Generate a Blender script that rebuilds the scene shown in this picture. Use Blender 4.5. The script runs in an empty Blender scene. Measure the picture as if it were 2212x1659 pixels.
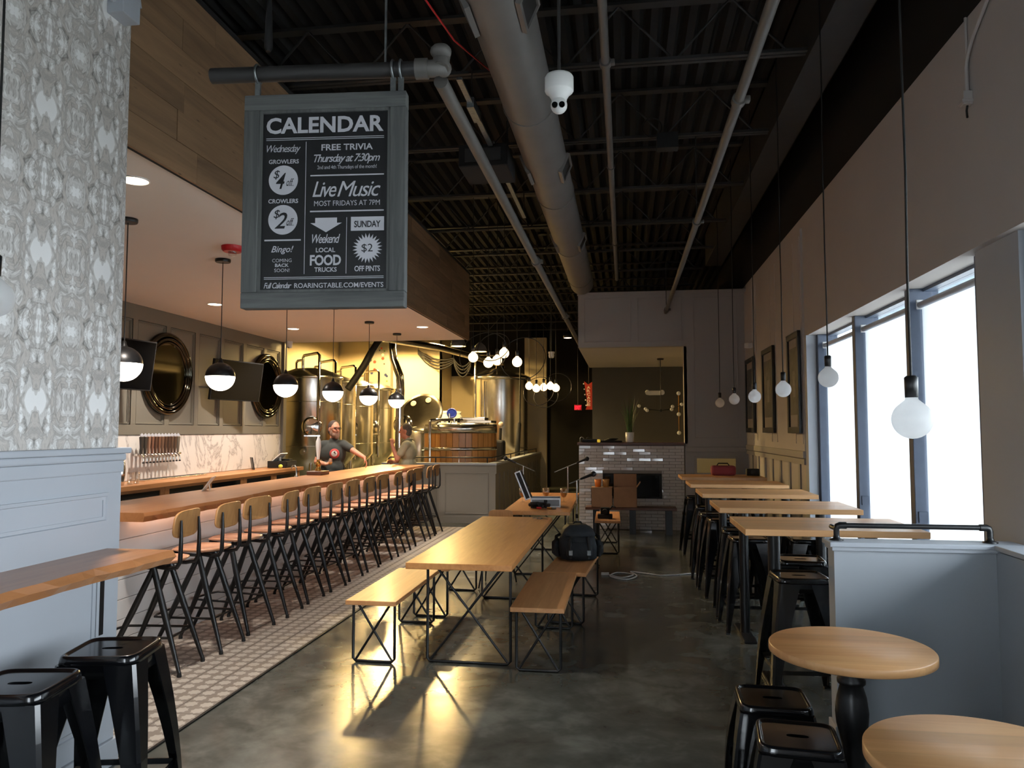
import bpy, bmesh, math, random
from mathutils import Vector, Matrix, Euler
R = random.Random(7)
PI = math.pi
sc = bpy.context.scene
col = sc.collection

# ------------------------------------------------------------------ camera
cam = bpy.data.cameras.new('camera'); cam.sensor_width = 36.0; cam.lens = 36.0 * 1650.0 / 2212.0
cam.clip_start = 0.05; cam.clip_end = 200
camo = bpy.data.objects.new('camera', cam); col.objects.link(camo)
camo.location = (0, 0, 1.65); camo.rotation_euler = (math.radians(93.4855), 0, math.radians(8.3965))
sc.camera = camo

# ------------------------------------------------------------------ world, exposure
W = bpy.data.worlds.new('world'); sc.world = W; W.use_nodes = True
bg = W.node_tree.nodes['Background']
bg.inputs[0].default_value = (0.92, 0.96, 1.0, 1); bg.inputs[1].default_value = 11.0
sc.view_settings.view_transform = 'Standard'; sc.view_settings.look = 'None'
sc.view_settings.exposure = 0.28; sc.view_settings.gamma = 1.0; sc.view_settings.use_curve_mapping = False
sc.cycles.use_denoising = True
sc.cycles.use_adaptive_sampling = True; sc.cycles.adaptive_threshold = .04
sc.cycles.max_bounces = 5; sc.cycles.diffuse_bounces = 3; sc.cycles.glossy_bounces = 3
sc.cycles.transmission_bounces = 6; sc.cycles.transparent_max_bounces = 8
sc.cycles.sample_clamp_indirect = 6.0; sc.cycles.caustics_reflective = False; sc.cycles.caustics_refractive = False
sc.cycles.blur_glossy = 1.0

def portal(loc, rot, sx, sy):
    l = bpy.data.lights.new('window_portal', 'AREA'); l.shape = 'RECTANGLE'; l.size = sx; l.size_y = sy
    l.cycles.is_portal = True
    o = bpy.data.objects.new('window_portal', l); col.objects.link(o); o.location = loc; o.rotation_euler = rot
    return o
# daylight openings: right-hand windows (two groups)
portal((2.40, 6.80, 1.45), (0, PI / 2, 0), 2.5, 3.9)
portal((2.40, 1.45, 1.45), (0, PI / 2, 0), 2.5, 5.6)
portal((-1.0, -2.38, 1.5), (-PI / 2, 0, 0), .9, 2.2)

# ------------------------------------------------------------------ mesh builder
def xf(loc=(0, 0, 0), rot=(0, 0, 0), scale=(1, 1, 1)):
    return Matrix.LocRotScale(Vector(loc), Euler(rot), Vector(scale))

class MB:
    def __init__(s): s.v = []; s.f = []; s.sm = []; s.M = None; s.mi = []; s.cur = 0
    def add(s, vs, fs, smooth=False):
        o = len(s.v)
        for p in vs:
            p = Vector(p)
            if s.M is not None: p = s.M @ p
            s.v.append(p)
        for f in fs: s.f.append([o + i for i in f]); s.sm.append(smooth); s.mi.append(s.cur)
        return s
    def box(s, x0, x1, y0, y1, z0, z1, bev=0, seg=2):
        if bev <= 0:
            return s.add([(x0,y0,z0),(x1,y0,z0),(x1,y1,z0),(x0,y1,z0),(x0,y0,z1),(x1,y0,z1),(x1,y1,z1),(x0,y1,z1)],
                         [(0,3,2,1),(4,5,6,7),(0,1,5,4),(1,2,6,5),(2,3,7,6),(3,0,4,7)])
        bm = bmesh.new(); bmesh.ops.create_cube(bm, size=1.0)
        for v in bm.verts: v.co = Vector(((x0+x1)/2+v.co.x*(x1-x0), (y0+y1)/2+v.co.y*(y1-y0), (z0+z1)/2+v.co.z*(z1-z0)))
        bmesh.ops.bevel(bm, geom=list(bm.edges), offset=bev, segments=seg, affect='EDGES', profile=0.5)
        bm.verts.index_update()
        s.add([v.co.copy() for v in bm.verts], [[v.index for v in f.verts] for f in bm.faces]); bm.free(); return s
    def cbox(s, c, d, bev=0):
        return s.box(c[0]-d[0]/2, c[0]+d[0]/2, c[1]-d[1]/2, c[1]+d[1]/2, c[2]-d[2]/2, c[2]+d[2]/2, bev)
    def cyl(s, p0, p1, r0, r1=None, n=14, caps=True, smooth=True):
        r1 = r0 if r1 is None else r1
        p0 = Vector(p0); p1 = Vector(p1); d = (p1 - p0).normalized()
        a = d.orthogonal().normalized(); b = d.cross(a)
        vs = []
        for p, r in ((p0, r0), (p1, r1)):
            for i in range(n):
                t = 2*PI*i/n; vs.append(p + a*(r*math.cos(t)) + b*(r*math.sin(t)))
        s.add(vs, [(i, (i+1) % n, n+(i+1) % n, n+i) for i in range(n)], smooth)
        if caps:
            s.add(vs[:n], [tuple(reversed(range(n)))]); s.add(vs[n:], [tuple(range(n))])
        return s
    def tube(s, pts, r, n=8, closed=False, caps=True):
        pts = [Vector(p) for p in pts]; N = len(pts)
        rs = r if isinstance(r, (list, tuple)) else [r]*N
        tan = []
        for i in range(N):
            a = pts[(i-1) % N] if (closed or i > 0) else pts[i]
            b = pts[(i+1) % N] if (closed or i < N-1) else pts[i]
            tan.append((b-a).normalized())
        u = tan[0].orthogonal().normalized(); vs = []
        for i in range(N):
            u = (u - tan[i]*u.dot(tan[i]))
            u = u.normalized() if u.length > 1e-6 else tan[i].orthogonal().normalized()
            w = tan[i].cross(u)
            for k in range(n):
                t = 2*PI*k/n; vs.append(pts[i] + u*(rs[i]*math.cos(t)) + w*(rs[i]*math.sin(t)))
        fs = []
        for i in range(N if closed else N-1):
            j = (i+1) % N
            for k in range(n): fs.append((i*n+k, i*n+(k+1) % n, j*n+(k+1) % n, j*n+k))
        s.add(vs, fs, True)
        if caps and not closed:
            s.add(vs[:n], [tuple(reversed(range(n)))]); s.add(vs[-n:], [tuple(range(n))])
        return s
    def lathe(s, prof, n=24, c=(0, 0, 0), smooth=True, caps=True):
        vs = []; N = len(prof)
        for (r, z) in prof:
            for i in range(n):
                t = 2*PI*i/n; vs.append((c[0]+r*math.cos(t), c[1]+r*math.sin(t), c[2]+z))
        fs = []
        for j in range(N-1):
            for i in range(n): fs.append((j*n+i, j*n+(i+1) % n, (j+1)*n+(i+1) % n, (j+1)*n+i))
        s.add(vs, fs, smooth)
        if caps and prof[0][0] > 1e-4: s.add(vs[:n], [tuple(reversed(range(n)))])
        if caps and prof[-1][0] > 1e-4: s.add(vs[-n:], [tuple(range(n))])
        return s
    def sphere(s, c, r, n=16, m=10, sc_=(1, 1, 1), z0=-1, z1=1):
        prof = []
        a0 = math.asin(z0); a1 = math.asin(z1)
        for i in range(m+1):
            a = a0+(a1-a0)*i/m; prof.append((max(r*math.cos(a), 1e-5), r*math.sin(a)))
        vs = []
        for (rr, z) in prof:
            for i in range(n):
                t = 2*PI*i/n; vs.append((c[0]+rr*math.cos(t)*sc_[0], c[1]+rr*math.sin(t)*sc_[1], c[2]+z*sc_[2]))
        fs = [(j*n+i, j*n+(i+1) % n, (j+1)*n+(i+1) % n, (j+1)*n+i) for j in range(m) for i in range(n)]
        s.add(vs, fs, True); return s
    def prism(s, poly, d0, d1, fn=lambda a, b, d: (a, b, d), smooth=False):
        n = len(poly)
        vs = [fn(a, b, d0) for a, b in poly] + [fn(a, b, d1) for a, b in poly]
        s.add(vs, [tuple(reversed(range(n))), tuple(range(n, 2*n))])
        s.add(vs, [(i, (i+1) % n, n+(i+1) % n, n+i) for i in range(n)], smooth); return s
    def ring_loft(s, loops, caps=True, smooth=True):
        n = len(loops[0]); vs = [p for l in loops for p in l]
        fs = [(j*n+i, j*n+(i+1) % n, (j+1)*n+(i+1) % n, (j+1)*n+i) for j in range(len(loops)-1) for i in range(n)]
        s.add(vs, fs, smooth)
        if caps: s.add(loops[0], [tuple(reversed(range(n)))]); s.add(loops[-1], [tuple(range(n))])
        return s
    def mesh(s, name, mats):
        me = bpy.data.meshes.new(name)
        me.from_pydata([tuple(v) for v in s.v], [], s.f)
        me.polygons.foreach_set('use_smooth', s.sm)
        if not isinstance(mats, (list, tuple)): mats = [mats]
        for m in mats: me.materials.append(m)
        if len(mats) > 1: me.polygons.foreach_set('material_index', s.mi)
        bm = bmesh.new(); bm.from_mesh(me); bmesh.ops.recalc_face_normals(bm, faces=bm.faces); bm.to_mesh(me); bm.free()
        me.update(); return me
    def build(s, name, mats, parent=None, loc=(0, 0, 0), rot=(0, 0, 0)):
        return link(name, s.mesh(name, mats), parent, loc, rot)

def link(name, data, parent=None, loc=(0, 0, 0), rot=(0, 0, 0)):
    o = bpy.data.objects.new(name, data); col.objects.link(o)
    o.location = loc; o.rotation_euler = rot
    if parent is not None: o.parent = parent
    return o
def tag(o, label, cat, group=None):
    o['label'] = label; o['category'] = cat
    if group: o['group'] = group
    return o
def thing(name, label, cat, loc=(0, 0, 0), rz=0, group=None):
    return tag(link(name, None, None, loc, (0, 0, rz)), label, cat, group)
def struct(o): o['kind'] = 'structure'; return o
def copy_tree(o, parent=None):
    kids = list(o.children); c = o.copy(); col.objects.link(c)
    c.parent = parent
    for k in kids: copy_tree(k, c)
    return c
def place(proto, used, loc, rz, label):
    o = proto if not used else copy_tree(proto)
    o.location = loc; o.rotation_euler = (0, 0, rz); o['label'] = label
    return o
def bx(name, m, parent, *a, bev=0): return MB().box(*a, bev=bev).build(name, m, parent)
ORD = ['first', 'second', 'third', 'fourth', 'fifth', 'sixth', 'seventh', 'eighth', 'ninth', 'tenth', 'eleventh', 'twelfth', 'thirteenth', 'fourteenth']

# ------------------------------------------------------------------ materials
def lin(c):
    return tuple((x/12.92 if x <= .04045 else ((x+.055)/1.055)**2.4) for x in (v/255 for v in c)) + (1,)
class NT:
    def __init__(s, name):
        s.m = bpy.data.materials.new(name); s.m.use_nodes = True; s.t = s.m.node_tree; s.n = s.t.nodes; s.l = s.t.links
        s.b = s.n['Principled BSDF']; s.out = s.n['Material Output']
    def new(s, t, **k):
        x = s.n.new(t)
        for a, b in k.items(): setattr(x, a, b)
        return x
    def put(s, a, b): s.l.new(a, b)
    def coord(s, scale=(1, 1, 1), kind='Object', rot=(0, 0, 0)):
        c = s.new('ShaderNodeTexCoord'); m = s.new('ShaderNodeMapping'); s.put(c.outputs[kind], m.inputs[0])
        m.inputs['Scale'].default_value = scale; m.inputs['Rotation'].default_value = rot; return m.outputs[0]
    def noise(s, vec, scale, detail=4, rough=.55, dist=0):
        x = s.new('ShaderNodeTexNoise'); s.put(vec, x.inputs['Vector'])
        x.inputs['Scale'].default_value = scale; x.inputs['Detail'].default_value = detail
        x.inputs['Roughness'].default_value = rough; x.inputs['Distortion'].default_value = dist
        return x.outputs[0]
    def ramp(s, fac, stops, interp='LINEAR'):
        x = s.new('ShaderNodeValToRGB'); s.put(fac, x.inputs[0]); e = x.color_ramp.elements; x.color_ramp.interpolation = interp
        while len(e) > 1: e.remove(e[-1])
        e[0].position = stops[0][0]; e[0].color = stops[0][1]
        for p, c in stops[1:]: q = e.new(p); q.color = c
        return x.outputs[0]
    def math(s, op, a, b=None, c=None):
        x = s.new('ShaderNodeMath', operation=op)
        for i, v in enumerate((a, b, c)):
            if v is None: continue
            if isinstance(v, (int, float)): x.inputs[i].default_value = v
            else: s.put(v, x.inputs[i])
        return x.outputs[0]
    def mix(s, fac, a, b, mode='MIX'):
        x = s.new('ShaderNodeMix', data_type='RGBA', blend_type=mode)
        for i, v in ((0, fac), (6, a), (7, b)):
            if isinstance(v, (int, float)): x.inputs[i].default_value = v
            elif isinstance(v, tuple): x.inputs[i].default_value = v
            else: s.put(v, x.inputs[i])
        return x.outputs[2]
    def bump(s, h, strength=.2, dist=.01):
        x = s.new('ShaderNodeBump'); x.inputs['Strength'].default_value = strength; x.inputs['Distance'].default_value = dist
        s.put(h, x.inputs['Height']); s.put(x.outputs[0], s.b.inputs['Normal'])

def plain(name, c, rough=.5, metal=0, var=.12, scale=9, spec=.5, bump=0, coat=0):
    t = NT(name); c = lin(c)
    v = t.noise(t.coord(), scale, 3)
    d = tuple(x*(1-var) for x in c[:3])+(1,); u = tuple(min(1, x*(1+var)) for x in c[:3])+(1,)
    t.put(t.ramp(v, [(.3, d), (.7, u)]), t.b.inputs['Base Color'])
    t.b.inputs['Roughness'].default_value = rough; t.b.inputs['Metallic'].default_value = metal
    t.b.inputs['Specular IOR Level'].default_value = spec; t.b.inputs['Coat Weight'].default_value = coat
    t.b.inputs['Coat Roughness'].default_value = .08
    if bump: t.bump(t.noise(t.coord(), scale*8, 2), bump, .004)
    return t.m
def wood(name, ca, cb, axis='y', fine=26, rough=.42, rnd=.25, stave=0, coat=.0, knots=False):
    t = NT(name); ca = lin(ca); cb = lin(cb)
    st = {'x': (.07, 1, 1), 'y': (1, .07, 1), 'z': (1, 1, .07)}[axis]
    oi = t.new('ShaderNodeObjectInfo')
    c = t.new('ShaderNodeTexCoord'); ad = t.new('ShaderNodeVectorMath', operation='ADD')
    mu = t.new('ShaderNodeVectorMath', operation='SCALE'); cmb = t.new('ShaderNodeCombineXYZ')
    for i in range(3): t.put(oi.outputs['Random'], cmb.inputs[i])
    t.put(cmb.outputs[0], mu.inputs[0]); mu.inputs['Scale'].default_value = 37.0
    t.put(c.outputs['Object'], ad.inputs[0]); t.put(mu.outputs[0], ad.inputs[1])
    mp = t.new('ShaderNodeMapping'); t.put(ad.outputs[0], mp.inputs[0]); mp.inputs['Scale'].default_value = st
    n1 = t.noise(mp.outputs[0], fine, 6, .6, 1.2); n2 = t.noise(mp.outputs[0], fine*.22, 3, .5, .8)
    f = t.math('ADD', t.math('MULTIPLY', n1, .55), t.math('MULTIPLY', n2, .45))
    colr = t.ramp(f, [(.32, cb), (.66, ca)])
    hs = t.new('ShaderNodeHueSaturation'); t.put(colr, hs.inputs['Color'])
    val = t.math('MULTIPLY_ADD', oi.outputs['Random'], rnd, 1-rnd/2)
    if stave:
        sx = t.new('ShaderNodeSeparateXYZ'); t.put(c.outputs['Object'], sx.inputs[0])
        k = {'x': 'Y', 'y': 'X', 'z': 'X'}[axis]
        fl = t.math('FLOOR', t.math('DIVIDE', sx.outputs[k], stave))
        wn = t.new('ShaderNodeTexWhiteNoise', noise_dimensions='1D'); t.put(fl, wn.inputs['W'])
        val = t.math('MULTIPLY', val, t.math('MULTIPLY_ADD', wn.outputs['Value'], .22, .89))
    t.put(val, hs.inputs['Value'])
    out = hs.outputs[0]
    if knots:
        vo = t.new('ShaderNodeTexVoronoi'); mk = t.new('ShaderNodeMapping'); t.put(ad.outputs[0], mk.inputs[0])
        mk.inputs['Scale'].default_value = tuple(2.2*(.45 if q < 1 else 1.6) for q in st); t.put(mk.outputs[0], vo.inputs['Vector'])
        kn = t.ramp(vo.outputs['Distance'], [(.02, (.18, .14, .11, 1)), (.13, (1, 1, 1, 1))])
        out = t.mix(.8, out, kn, 'MULTIPLY')
    t.put(out, t.b.inputs['Base Color']); t.b.inputs['Roughness'].default_value = rough
    t.b.inputs['Coat Weight'].default_value = coat; t.b.inputs['Coat Roughness'].default_value = .18
    t.bump(n1, .12, .003)
    return t.m
def glow(name, c, strength):
    t = NT(name); c = lin(c); t.b.inputs['Base Color'].default_value = c; t.b.inputs['Roughness'].default_value = .4
    t.b.inputs['Emission Color'].default_value = c; t.b.inputs['Emission Strength'].default_value = strength; return t.m
def glass(name, tint=(1, 1, 1, 1), fac=.08, rough=.02):
    t = NT(name); t.n.remove(t.b)
    tr = t.new('ShaderNodeBsdfTransparent'); tr.inputs[0].default_value = tint
    gl = t.new('ShaderNodeBsdfGlossy'); gl.inputs['Roughness'].default_value = rough
    fr = t.new('ShaderNodeLayerWeight'); fr.inputs['Blend'].default_value = .25
    ma = t.math('MULTIPLY_ADD', fr.outputs['Facing'], .4, fac)
    mx = t.new('ShaderNodeMixShader'); t.put(ma, mx.inputs[0]); t.put(tr.outputs[0], mx.inputs[1]); t.put(gl.outputs[0], mx.inputs[2])
    t.put(mx.outputs[0], t.out.inputs[0]); return t.m

# concrete floor
t = NT('polished_concrete'); v = t.coord()
a = t.noise(v, .9, 5, .6, .6); b = t.noise(v, 4.5, 4, .6, .3)
f = t.math('ADD', t.math('MULTIPLY', a, .65), t.math('MULTIPLY', b, .35))
t.put(t.ramp(f, [(.30, lin((52, 54, 50))), (.5, lin((88, 91, 85))), (.68, lin((128, 131, 124)))]), t.b.inputs['Base Color'])
t.put(t.math('MULTIPLY_ADD', b, .22, .10), t.b.inputs['Roughness']); t.b.inputs['Specular IOR Level'].default_value = .55
t.bump(t.noise(v, 2.2, 2), .06, .01)
M_FLOOR = t.m
# wallpaper: mirrored watercolour blots
t = NT('watercolour_wallpaper'); c = t.new('ShaderNodeTexCoord'); sx = t.new('ShaderNodeSeparateXYZ'); t.put(c.outputs['Object'], sx.inputs[0])
u = t.math('PINGPONG', t.math('ADD', sx.outputs['Y'], 20.0), .20); w = t.math('PINGPONG', t.math('ADD', sx.outputs['Z'], 20.0), .33)
w2 = t.math('MODULO', t.math('ADD', sx.outputs['Z'], 20.0), .30)
cm = t.new('ShaderNodeCombineXYZ'); t.put(u, cm.inputs[0]); t.put(t.math('MULTIPLY', w, .62), cm.inputs[1]); t.put(t.math('MULTIPLY', w2, 0.0), cm.inputs[2])
n1 = t.noise(cm.outputs[0], 10, 4, .55, 1.4); n2 = t.noise(cm.outputs[0], 21, 4, .6, 1.0)
base = t.ramp(n1, [(.30, lin((164, 156, 147))), (.40, lin((204, 197, 190))), (.455, lin((174, 169, 163))), (.49, lin((220, 217, 213))), (.52, lin((206, 202, 197))), (.55, lin((242, 241, 239)))])
edge = t.ramp(n2, [(.28, lin((110, 110, 108))), (.37, lin((205, 203, 200))), (.44, (1, 1, 1, 1))])
t.put(t.mix(.75, base, edge, 'MULTIPLY'), t.b.inputs['Base Color']); t.b.inputs['Roughness'].default_value = .55
M_PAPER = t.m
# marble
t = NT('veined_marble'); v = t.coord((1, .7, .5), rot=(.7, 0, 0))
n = t.noise(v, 1.6, 8, .62, 1.4)
vein = t.ramp(t.math('ABSOLUTE', t.math('SUBTRACT', n, .5)), [(.0, lin((172, 165, 158))), (.010, lin((206, 201, 195))), (.03, lin((224, 219, 212)))])
t.put(vein, t.b.inputs['Base Color']); t.b.inputs['Roughness'].default_value = .18; M_MARBLE = t.m
# star floor tile
t = NT('star_cement_tile'); c = t.new('ShaderNodeTexCoord'); sx = t.new('ShaderNodeSeparateXYZ'); t.put(c.outputs['Object'], sx.inputs[0])
def cell(o): return t.math('ABSOLUTE', t.math('SUBTRACT', t.math('MODULO', t.math('ADD', o, .2), .1), .05))
uu, vv = cell(sx.outputs['X']), cell(sx.outputs['Y'])
d1 = t.math('MAXIMUM', uu, vv); d2 = t.math('MULTIPLY', t.math('ADD', uu, vv), .7071)
star = t.math('LESS_THAN', t.math('MINIMUM', d1, d2), .0305)
nz = t.noise(t.coord(), 60, 2)
t.put(t.mix(star, lin((140, 130, 120)), lin((188, 180, 170))), t.b.inputs['Base Color']); t.b.inputs['Roughness'].default_value = .5; M_STAR = t.m
# shade fabric: lets daylight through
t = NT('shade_fabric'); t.n.remove(t.b)
tl = t.new('ShaderNodeBsdfTranslucent'); tl.inputs[0].default_value = (.76, .77, .78, 1)
tr = t.new('ShaderNodeBsdfTransparent'); tr.inputs[0].default_value = (1, 1, 1, 1)
df = t.new('ShaderNodeBsdfDiffuse'); df.inputs[0].default_value = (.75, .75, .75, 1)
m1 = t.new('ShaderNodeMixShader'); m1.inputs[0].default_value = .22; t.put(tl.outputs[0], m1.inputs[1]); t.put(df.outputs[0], m1.inputs[2])
m2 = t.new('ShaderNodeMixShader'); m2.inputs[0].default_value = .05; t.put(m1.outputs[0], m2.inputs[1]); t.put(tr.outputs[0], m2.inputs[2])
t.put(m2.outputs[0], t.out.inputs[0]); M_SHADE = t.m
M_GLASS = glass('window_glass', (.93, .96, .98, 1), .03)
M_CLEAR = glass('clear_glass', (.96, .96, .95, 1), .10)
M_TAUPE = plain('taupe_wall_paint', (196, 190, 186), .75, var=.02, scale=2)
M_GREY = plain('pale_grey_paint', (176, 181, 188), .5, var=.02, scale=2)
M_HGREY = plain('cool_grey_paint', (176, 182, 188), .6, var=.02, scale=2)
M_PANEL = plain('dim_grey_panel_paint', (168, 164, 160), .65, var=.02, scale=2)
M_OLIVE = plain('olive_grey_wall_paint', (112, 107, 96), .5, var=.03, scale=2)
M_CREAM = plain('cream_wall_paint', (224, 208, 172), .8, var=.05, scale=1.2)
M_WHITEC = plain('white_ceiling_paint', (242, 236, 230), .8, var=.01, scale=2)
M_BLACK = plain('black_ceiling_paint', (20, 19, 19), .9, var=.15, scale=3)
M_DARK = plain('dark_charcoal_wall_paint', (84, 82, 76), .75, var=.05, scale=2)
M_DUCT = plain('grey_duct_paint', (112, 109, 106), .5, var=.08, scale=3)
M_PIPEG = plain('grey_pipe_paint', (94, 91, 87), .5, var=.1, scale=6)
M_BLKM = plain('black_powdercoat', (22, 22, 23), .36, var=.1)
M_GLOSSB = plain('glossy_black_enamel', (14, 15, 18), .16, var=.1, coat=.3)
M_SLATE = plain('slate_blue_frame', (84, 94, 112), .45, var=.05)
M_STEEL = plain('brushed_stainless', (228, 224, 216), .22, 1.0, var=.08, scale=4)
M_CHROME = plain('bright_chrome', (220, 216, 210), .12, 1.0, var=.05)
M_ALU = plain('satin_aluminium', (214, 216, 218), .35, .3)
M_GALV = plain('galvanised_steel', (140, 145, 146), .4, .9, var=.2, scale=30)
M_BRASS = plain('brass', (190, 140, 70), .3, 1.0)
M_WPLANK = plain('white_shiplap_paint', (226, 222, 218), .45, var=.03, scale=3)
M_WTILE = plain('white_glazed_tile', (212, 206, 200), .07, var=.03, scale=4, spec=.6)
M_GROUT = plain('tile_grout', (150, 142, 134), .85)
M_OAK = wood('golden_oak', (214, 152, 90), (184, 118, 62), 'y', 22, .38, .14, coat=.15)
M_OAKX = wood('butcher_block_oak', (238, 186, 128), (216, 156, 102), 'x', 20, .4, .10, .085, coat=.1)
M_BENCH = wood('bench_oak', (224, 166, 110), (198, 134, 82), 'y', 18, .42, .18, .14, coat=.1)
M_BAR = wood('live_edge_bar_wood', (190, 130, 84), (152, 98, 58), 'y', 14, .32, .05, coat=.2)
M_PLY = wood('varnished_plywood', (206, 156, 100), (170, 116, 66), 'z', 20, .35, .2, coat=.2)
M_SEAT = wood('copper_toned_seat_ply', (214, 158, 122), (198, 140, 104), 'x', 10, .25, .10, coat=.3)
M_BARN = wood('weathered_fascia_plank', (150, 118, 86), (104, 80, 58), 'y', 12, .7, .30, knots=True)
M_WALNUT = wood('dark_walnut', (104, 66, 46), (66, 40, 28), 'x', 16, .4, .1)
M_BACKBAR = wood('back_bar_wood', (190, 132, 82), (150, 98, 58), 'y', 14, .4, .1)
M_TUN = wood('amber_tun_stave', (214, 158, 92), (182, 122, 62), 'z', 14, .35, .25, coat=.3)
M_GREYW = wood('grey_weathered_frame_wood', (104, 106, 104), (66, 68, 68), 'z', 30, .7, .2)
M_GREYWX = wood('grey_weathered_rail_wood', (104, 106, 104), (66, 68, 68), 'x', 30, .7, .2)
M_POSTER = plain('black_poster', (16, 17, 20), .45, var=.1)
M_PRINT = plain('pale_poster_print', (190, 190, 196), .5, var=.04)
M_CARD = plain('cardboard', (150, 112, 82), .8, var=.08)
M_FABRIC = plain('black_nylon', (26, 32, 38), .75, var=.3, scale=20, bump=.3)
M_RED = plain('red_plastic', (190, 28, 36), .4)
M_WPLAST = plain('white_plastic', (226, 226, 224), .4, var=.02)
M_BULB = glow('lit_globe_bulb', (255, 222, 170), 2.6)
M_GLOBE = glow('lit_opal_globe', (255, 240, 220), 9)
M_CAN = glow('lit_recessed_lens', (255, 226, 190), 9)
M_DOME = glow('lit_dome_lens', (255, 206, 120), 16)
M_MILK = plain('unlit_milk_glass', (232, 234, 236), .12, var=.01)
t = NT('frosted_bulb_glass'); t.b.inputs['Base Color'].default_value = lin((236, 238, 240)); t.b.inputs['Roughness'].default_value = .10
tl = t.new('ShaderNodeBsdfTranslucent'); tl.inputs[0].default_value = (.95, .95, .95, 1); mx = t.new('ShaderNodeMixShader'); mx.inputs[0].default_value = .8
t.put(t.b.outputs[0], mx.inputs[1]); t.put(tl.outputs[0], mx.inputs[2]); t.put(mx.outputs[0], t.out.inputs[0]); M_FROST = t.m
M_MIRROR = plain('antique_mirror', (136, 130, 112), .05, 1.0, var=.05)
M_SCREEN = plain('dark_screen', (12, 12, 13), .08, var=.02)
M_RUBBER = plain('black_rubber', (18, 18, 18), .7)
M_SKIN = plain('skin', (190, 128, 100), .55, var=.06)
M_EXTG = plain('outdoor_pavement', (176, 176, 172), .9)
M_SOFF = plain('outdoor_canopy', (150, 168, 180), .8)
M_LEAF = plain('green_leaf', (58, 92, 40), .5, var=.3)
M_COPPER = plain('copper_wall_tile', (190, 130, 100), .3, .8)

# ------------------------------------------------------------------ text
def text_mesh(s, bold=0.0, shear=0.0, space=1.0):
    c = bpy.data.curves.new('lettering', 'FONT'); c.body = s; c.offset = bold; c.shear = shear; c.space_character = space
    c.resolution_u = 3; c.fill_mode = 'BOTH'; c.extrude = .0
    o = bpy.data.objects.new('lettering', c); col.objects.link(o)
    dg = bpy.context.evaluated_depsgraph_get(); me = bpy.data.meshes.new_from_object(o.evaluated_get(dg))
    bpy.data.objects.remove(o); bpy.data.curves.remove(c); return me
def lettering(s, parent, M, cx, cy, w, h, d, mat, bold=0.0, shear=0.0, space=1.0, name='lettering'):
    """text s fitted to a w x h box centred at (cx, cy) in the plane of matrix M, d off it"""
    me = text_mesh(s, bold, shear, space)
    xs = [v.co.x for v in me.vertices]; ys = [v.co.y for v in me.vertices]
    sx_ = w/(max(xs)-min(xs)); sy_ = h/(max(ys)-min(ys)) if h else sx_
    mx, my = (max(xs)+min(xs))/2, (max(ys)+min(ys))/2
    for v in me.vertices: v.co = M @ Vector(((v.co.x-mx)*sx_+cx, (v.co.y-my)*sy_+cy, d))
    me.materials.clear(); me.materials.append(mat); me.name = name
    return link(name, me, parent)

# ================================================================== STRUCTURE
struct(bx('floor', M_FLOOR, None, -8.2, 2.3, -2.2, 22.7, -.10, 0))
struct(bx('ground_outside', M_EXTG, None, 2.5, 30, -20, 40, -.2, -.12))
# roof deck: ribs run away from the camera
mb = MB(); x = -8.2; prof = []
while x < 2.3:
    prof += [(x, 5.02), (x+.035, 4.94), (x+.095, 4.94), (x+.13, 5.02)]; x += .15
prof += [(2.35, 5.02)]
poly = prof + [(2.35, 5.2), (-8.2, 5.2)]
vs = [(a, -2.2, b) for a, b in prof] + [(a, 22.7, b) for a, b in prof]; n = len(prof)
mb.add(vs, [(i, i+1, n+i+1, n+i) for i in range(n-1)]); mb.box(-8.2, 2.35, -2.2, 22.7, 5.05, 5.2)
struct(mb.build('ceiling', M_BLACK))

# ---- right wall with two window openings (reveal 0.2 deep)
ZH = 2.70
wr = struct(bx('wall_right', M_TAUPE, None, 2.0, 2.30, 8.78, 22.7, 0, 4.06))
def piece(nm, m, *a, bev=0): return MB().box(*a, bev=bev).build(nm, m, wr)
piece('header', M_TAUPE, 2.0, 2.30, -2.2, 8.78, ZH, 4.06)
piece('pier', M_GREY, 2.05, 2.30, 4.30, 4.80, 0, ZH)
piece('pier', M_GREY, 2.05, 2.30, -2.2, -1.35, 0, ZH)
piece('jamb', M_GREY, 1.985, 2.088, 8.766, 8.90, 0, ZH-.001)
piece('sill_wall', M_GREY, 2.05, 2.30, -1.35, 8.78, 0, .28)
piece('upper_band', M_BLACK, 2.0, 2.30, -2.2, 22.7, 4.06, 5.1)
piece('plaster_step', M_TAUPE, 1.975, 2.0, 8.9, 13.0, 1.42, 3.93)
# wainscot and battens on the far stretch of the right wall
piece('chair_rail', M_PANEL, 1.955, 2.0, 8.9, 13.0, 1.34, 1.42, bev=.006)
piece('wainscot_cap', M_PANEL, 1.965, 2.0, 8.9, 13.0, 1.27, 1.33)
piece('baseboard', M_PANEL, 1.975, 2.0, 8.9, 13.0, 0, .14)
for y in (9.2, 9.75, 10.3, 10.85, 11.4, 11.95, 12.5):
    piece('batten', M_PANEL, 1.982, 2.0, y, y+.09, .14, 1.27)
for y in (8.95, 10.4, 11.9):
    piece('batten', M_TAUPE, 1.969, 1.975, y, y+.03, 1.5, 3.85); piece('batten', M_TAUPE, 1.969, 1.975, y+.35, y+.38, 1.5, 3.85)
wfr = struct(bx('wall_front', M_TAUPE, None, -2.75, 2.3, -2.4, -2.2, 2.65, 5.1))
for a in ((-2.75, 2.3, 0, .4), (-2.75, -1.45, .4, 2.65), (-.55, 2.3, .4, 2.65)): MB().box(a[0], a[1], -2.4, -2.2, a[2], a[3]).build('wall_part', M_TAUPE, wfr)
# outside: flat canopy above the windows and a low building front far away
struct(bx('canopy_outside', M_SOFF, None, 2.32, 4.3, -3.0, 9.6, 2.86, 3.0))

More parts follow.
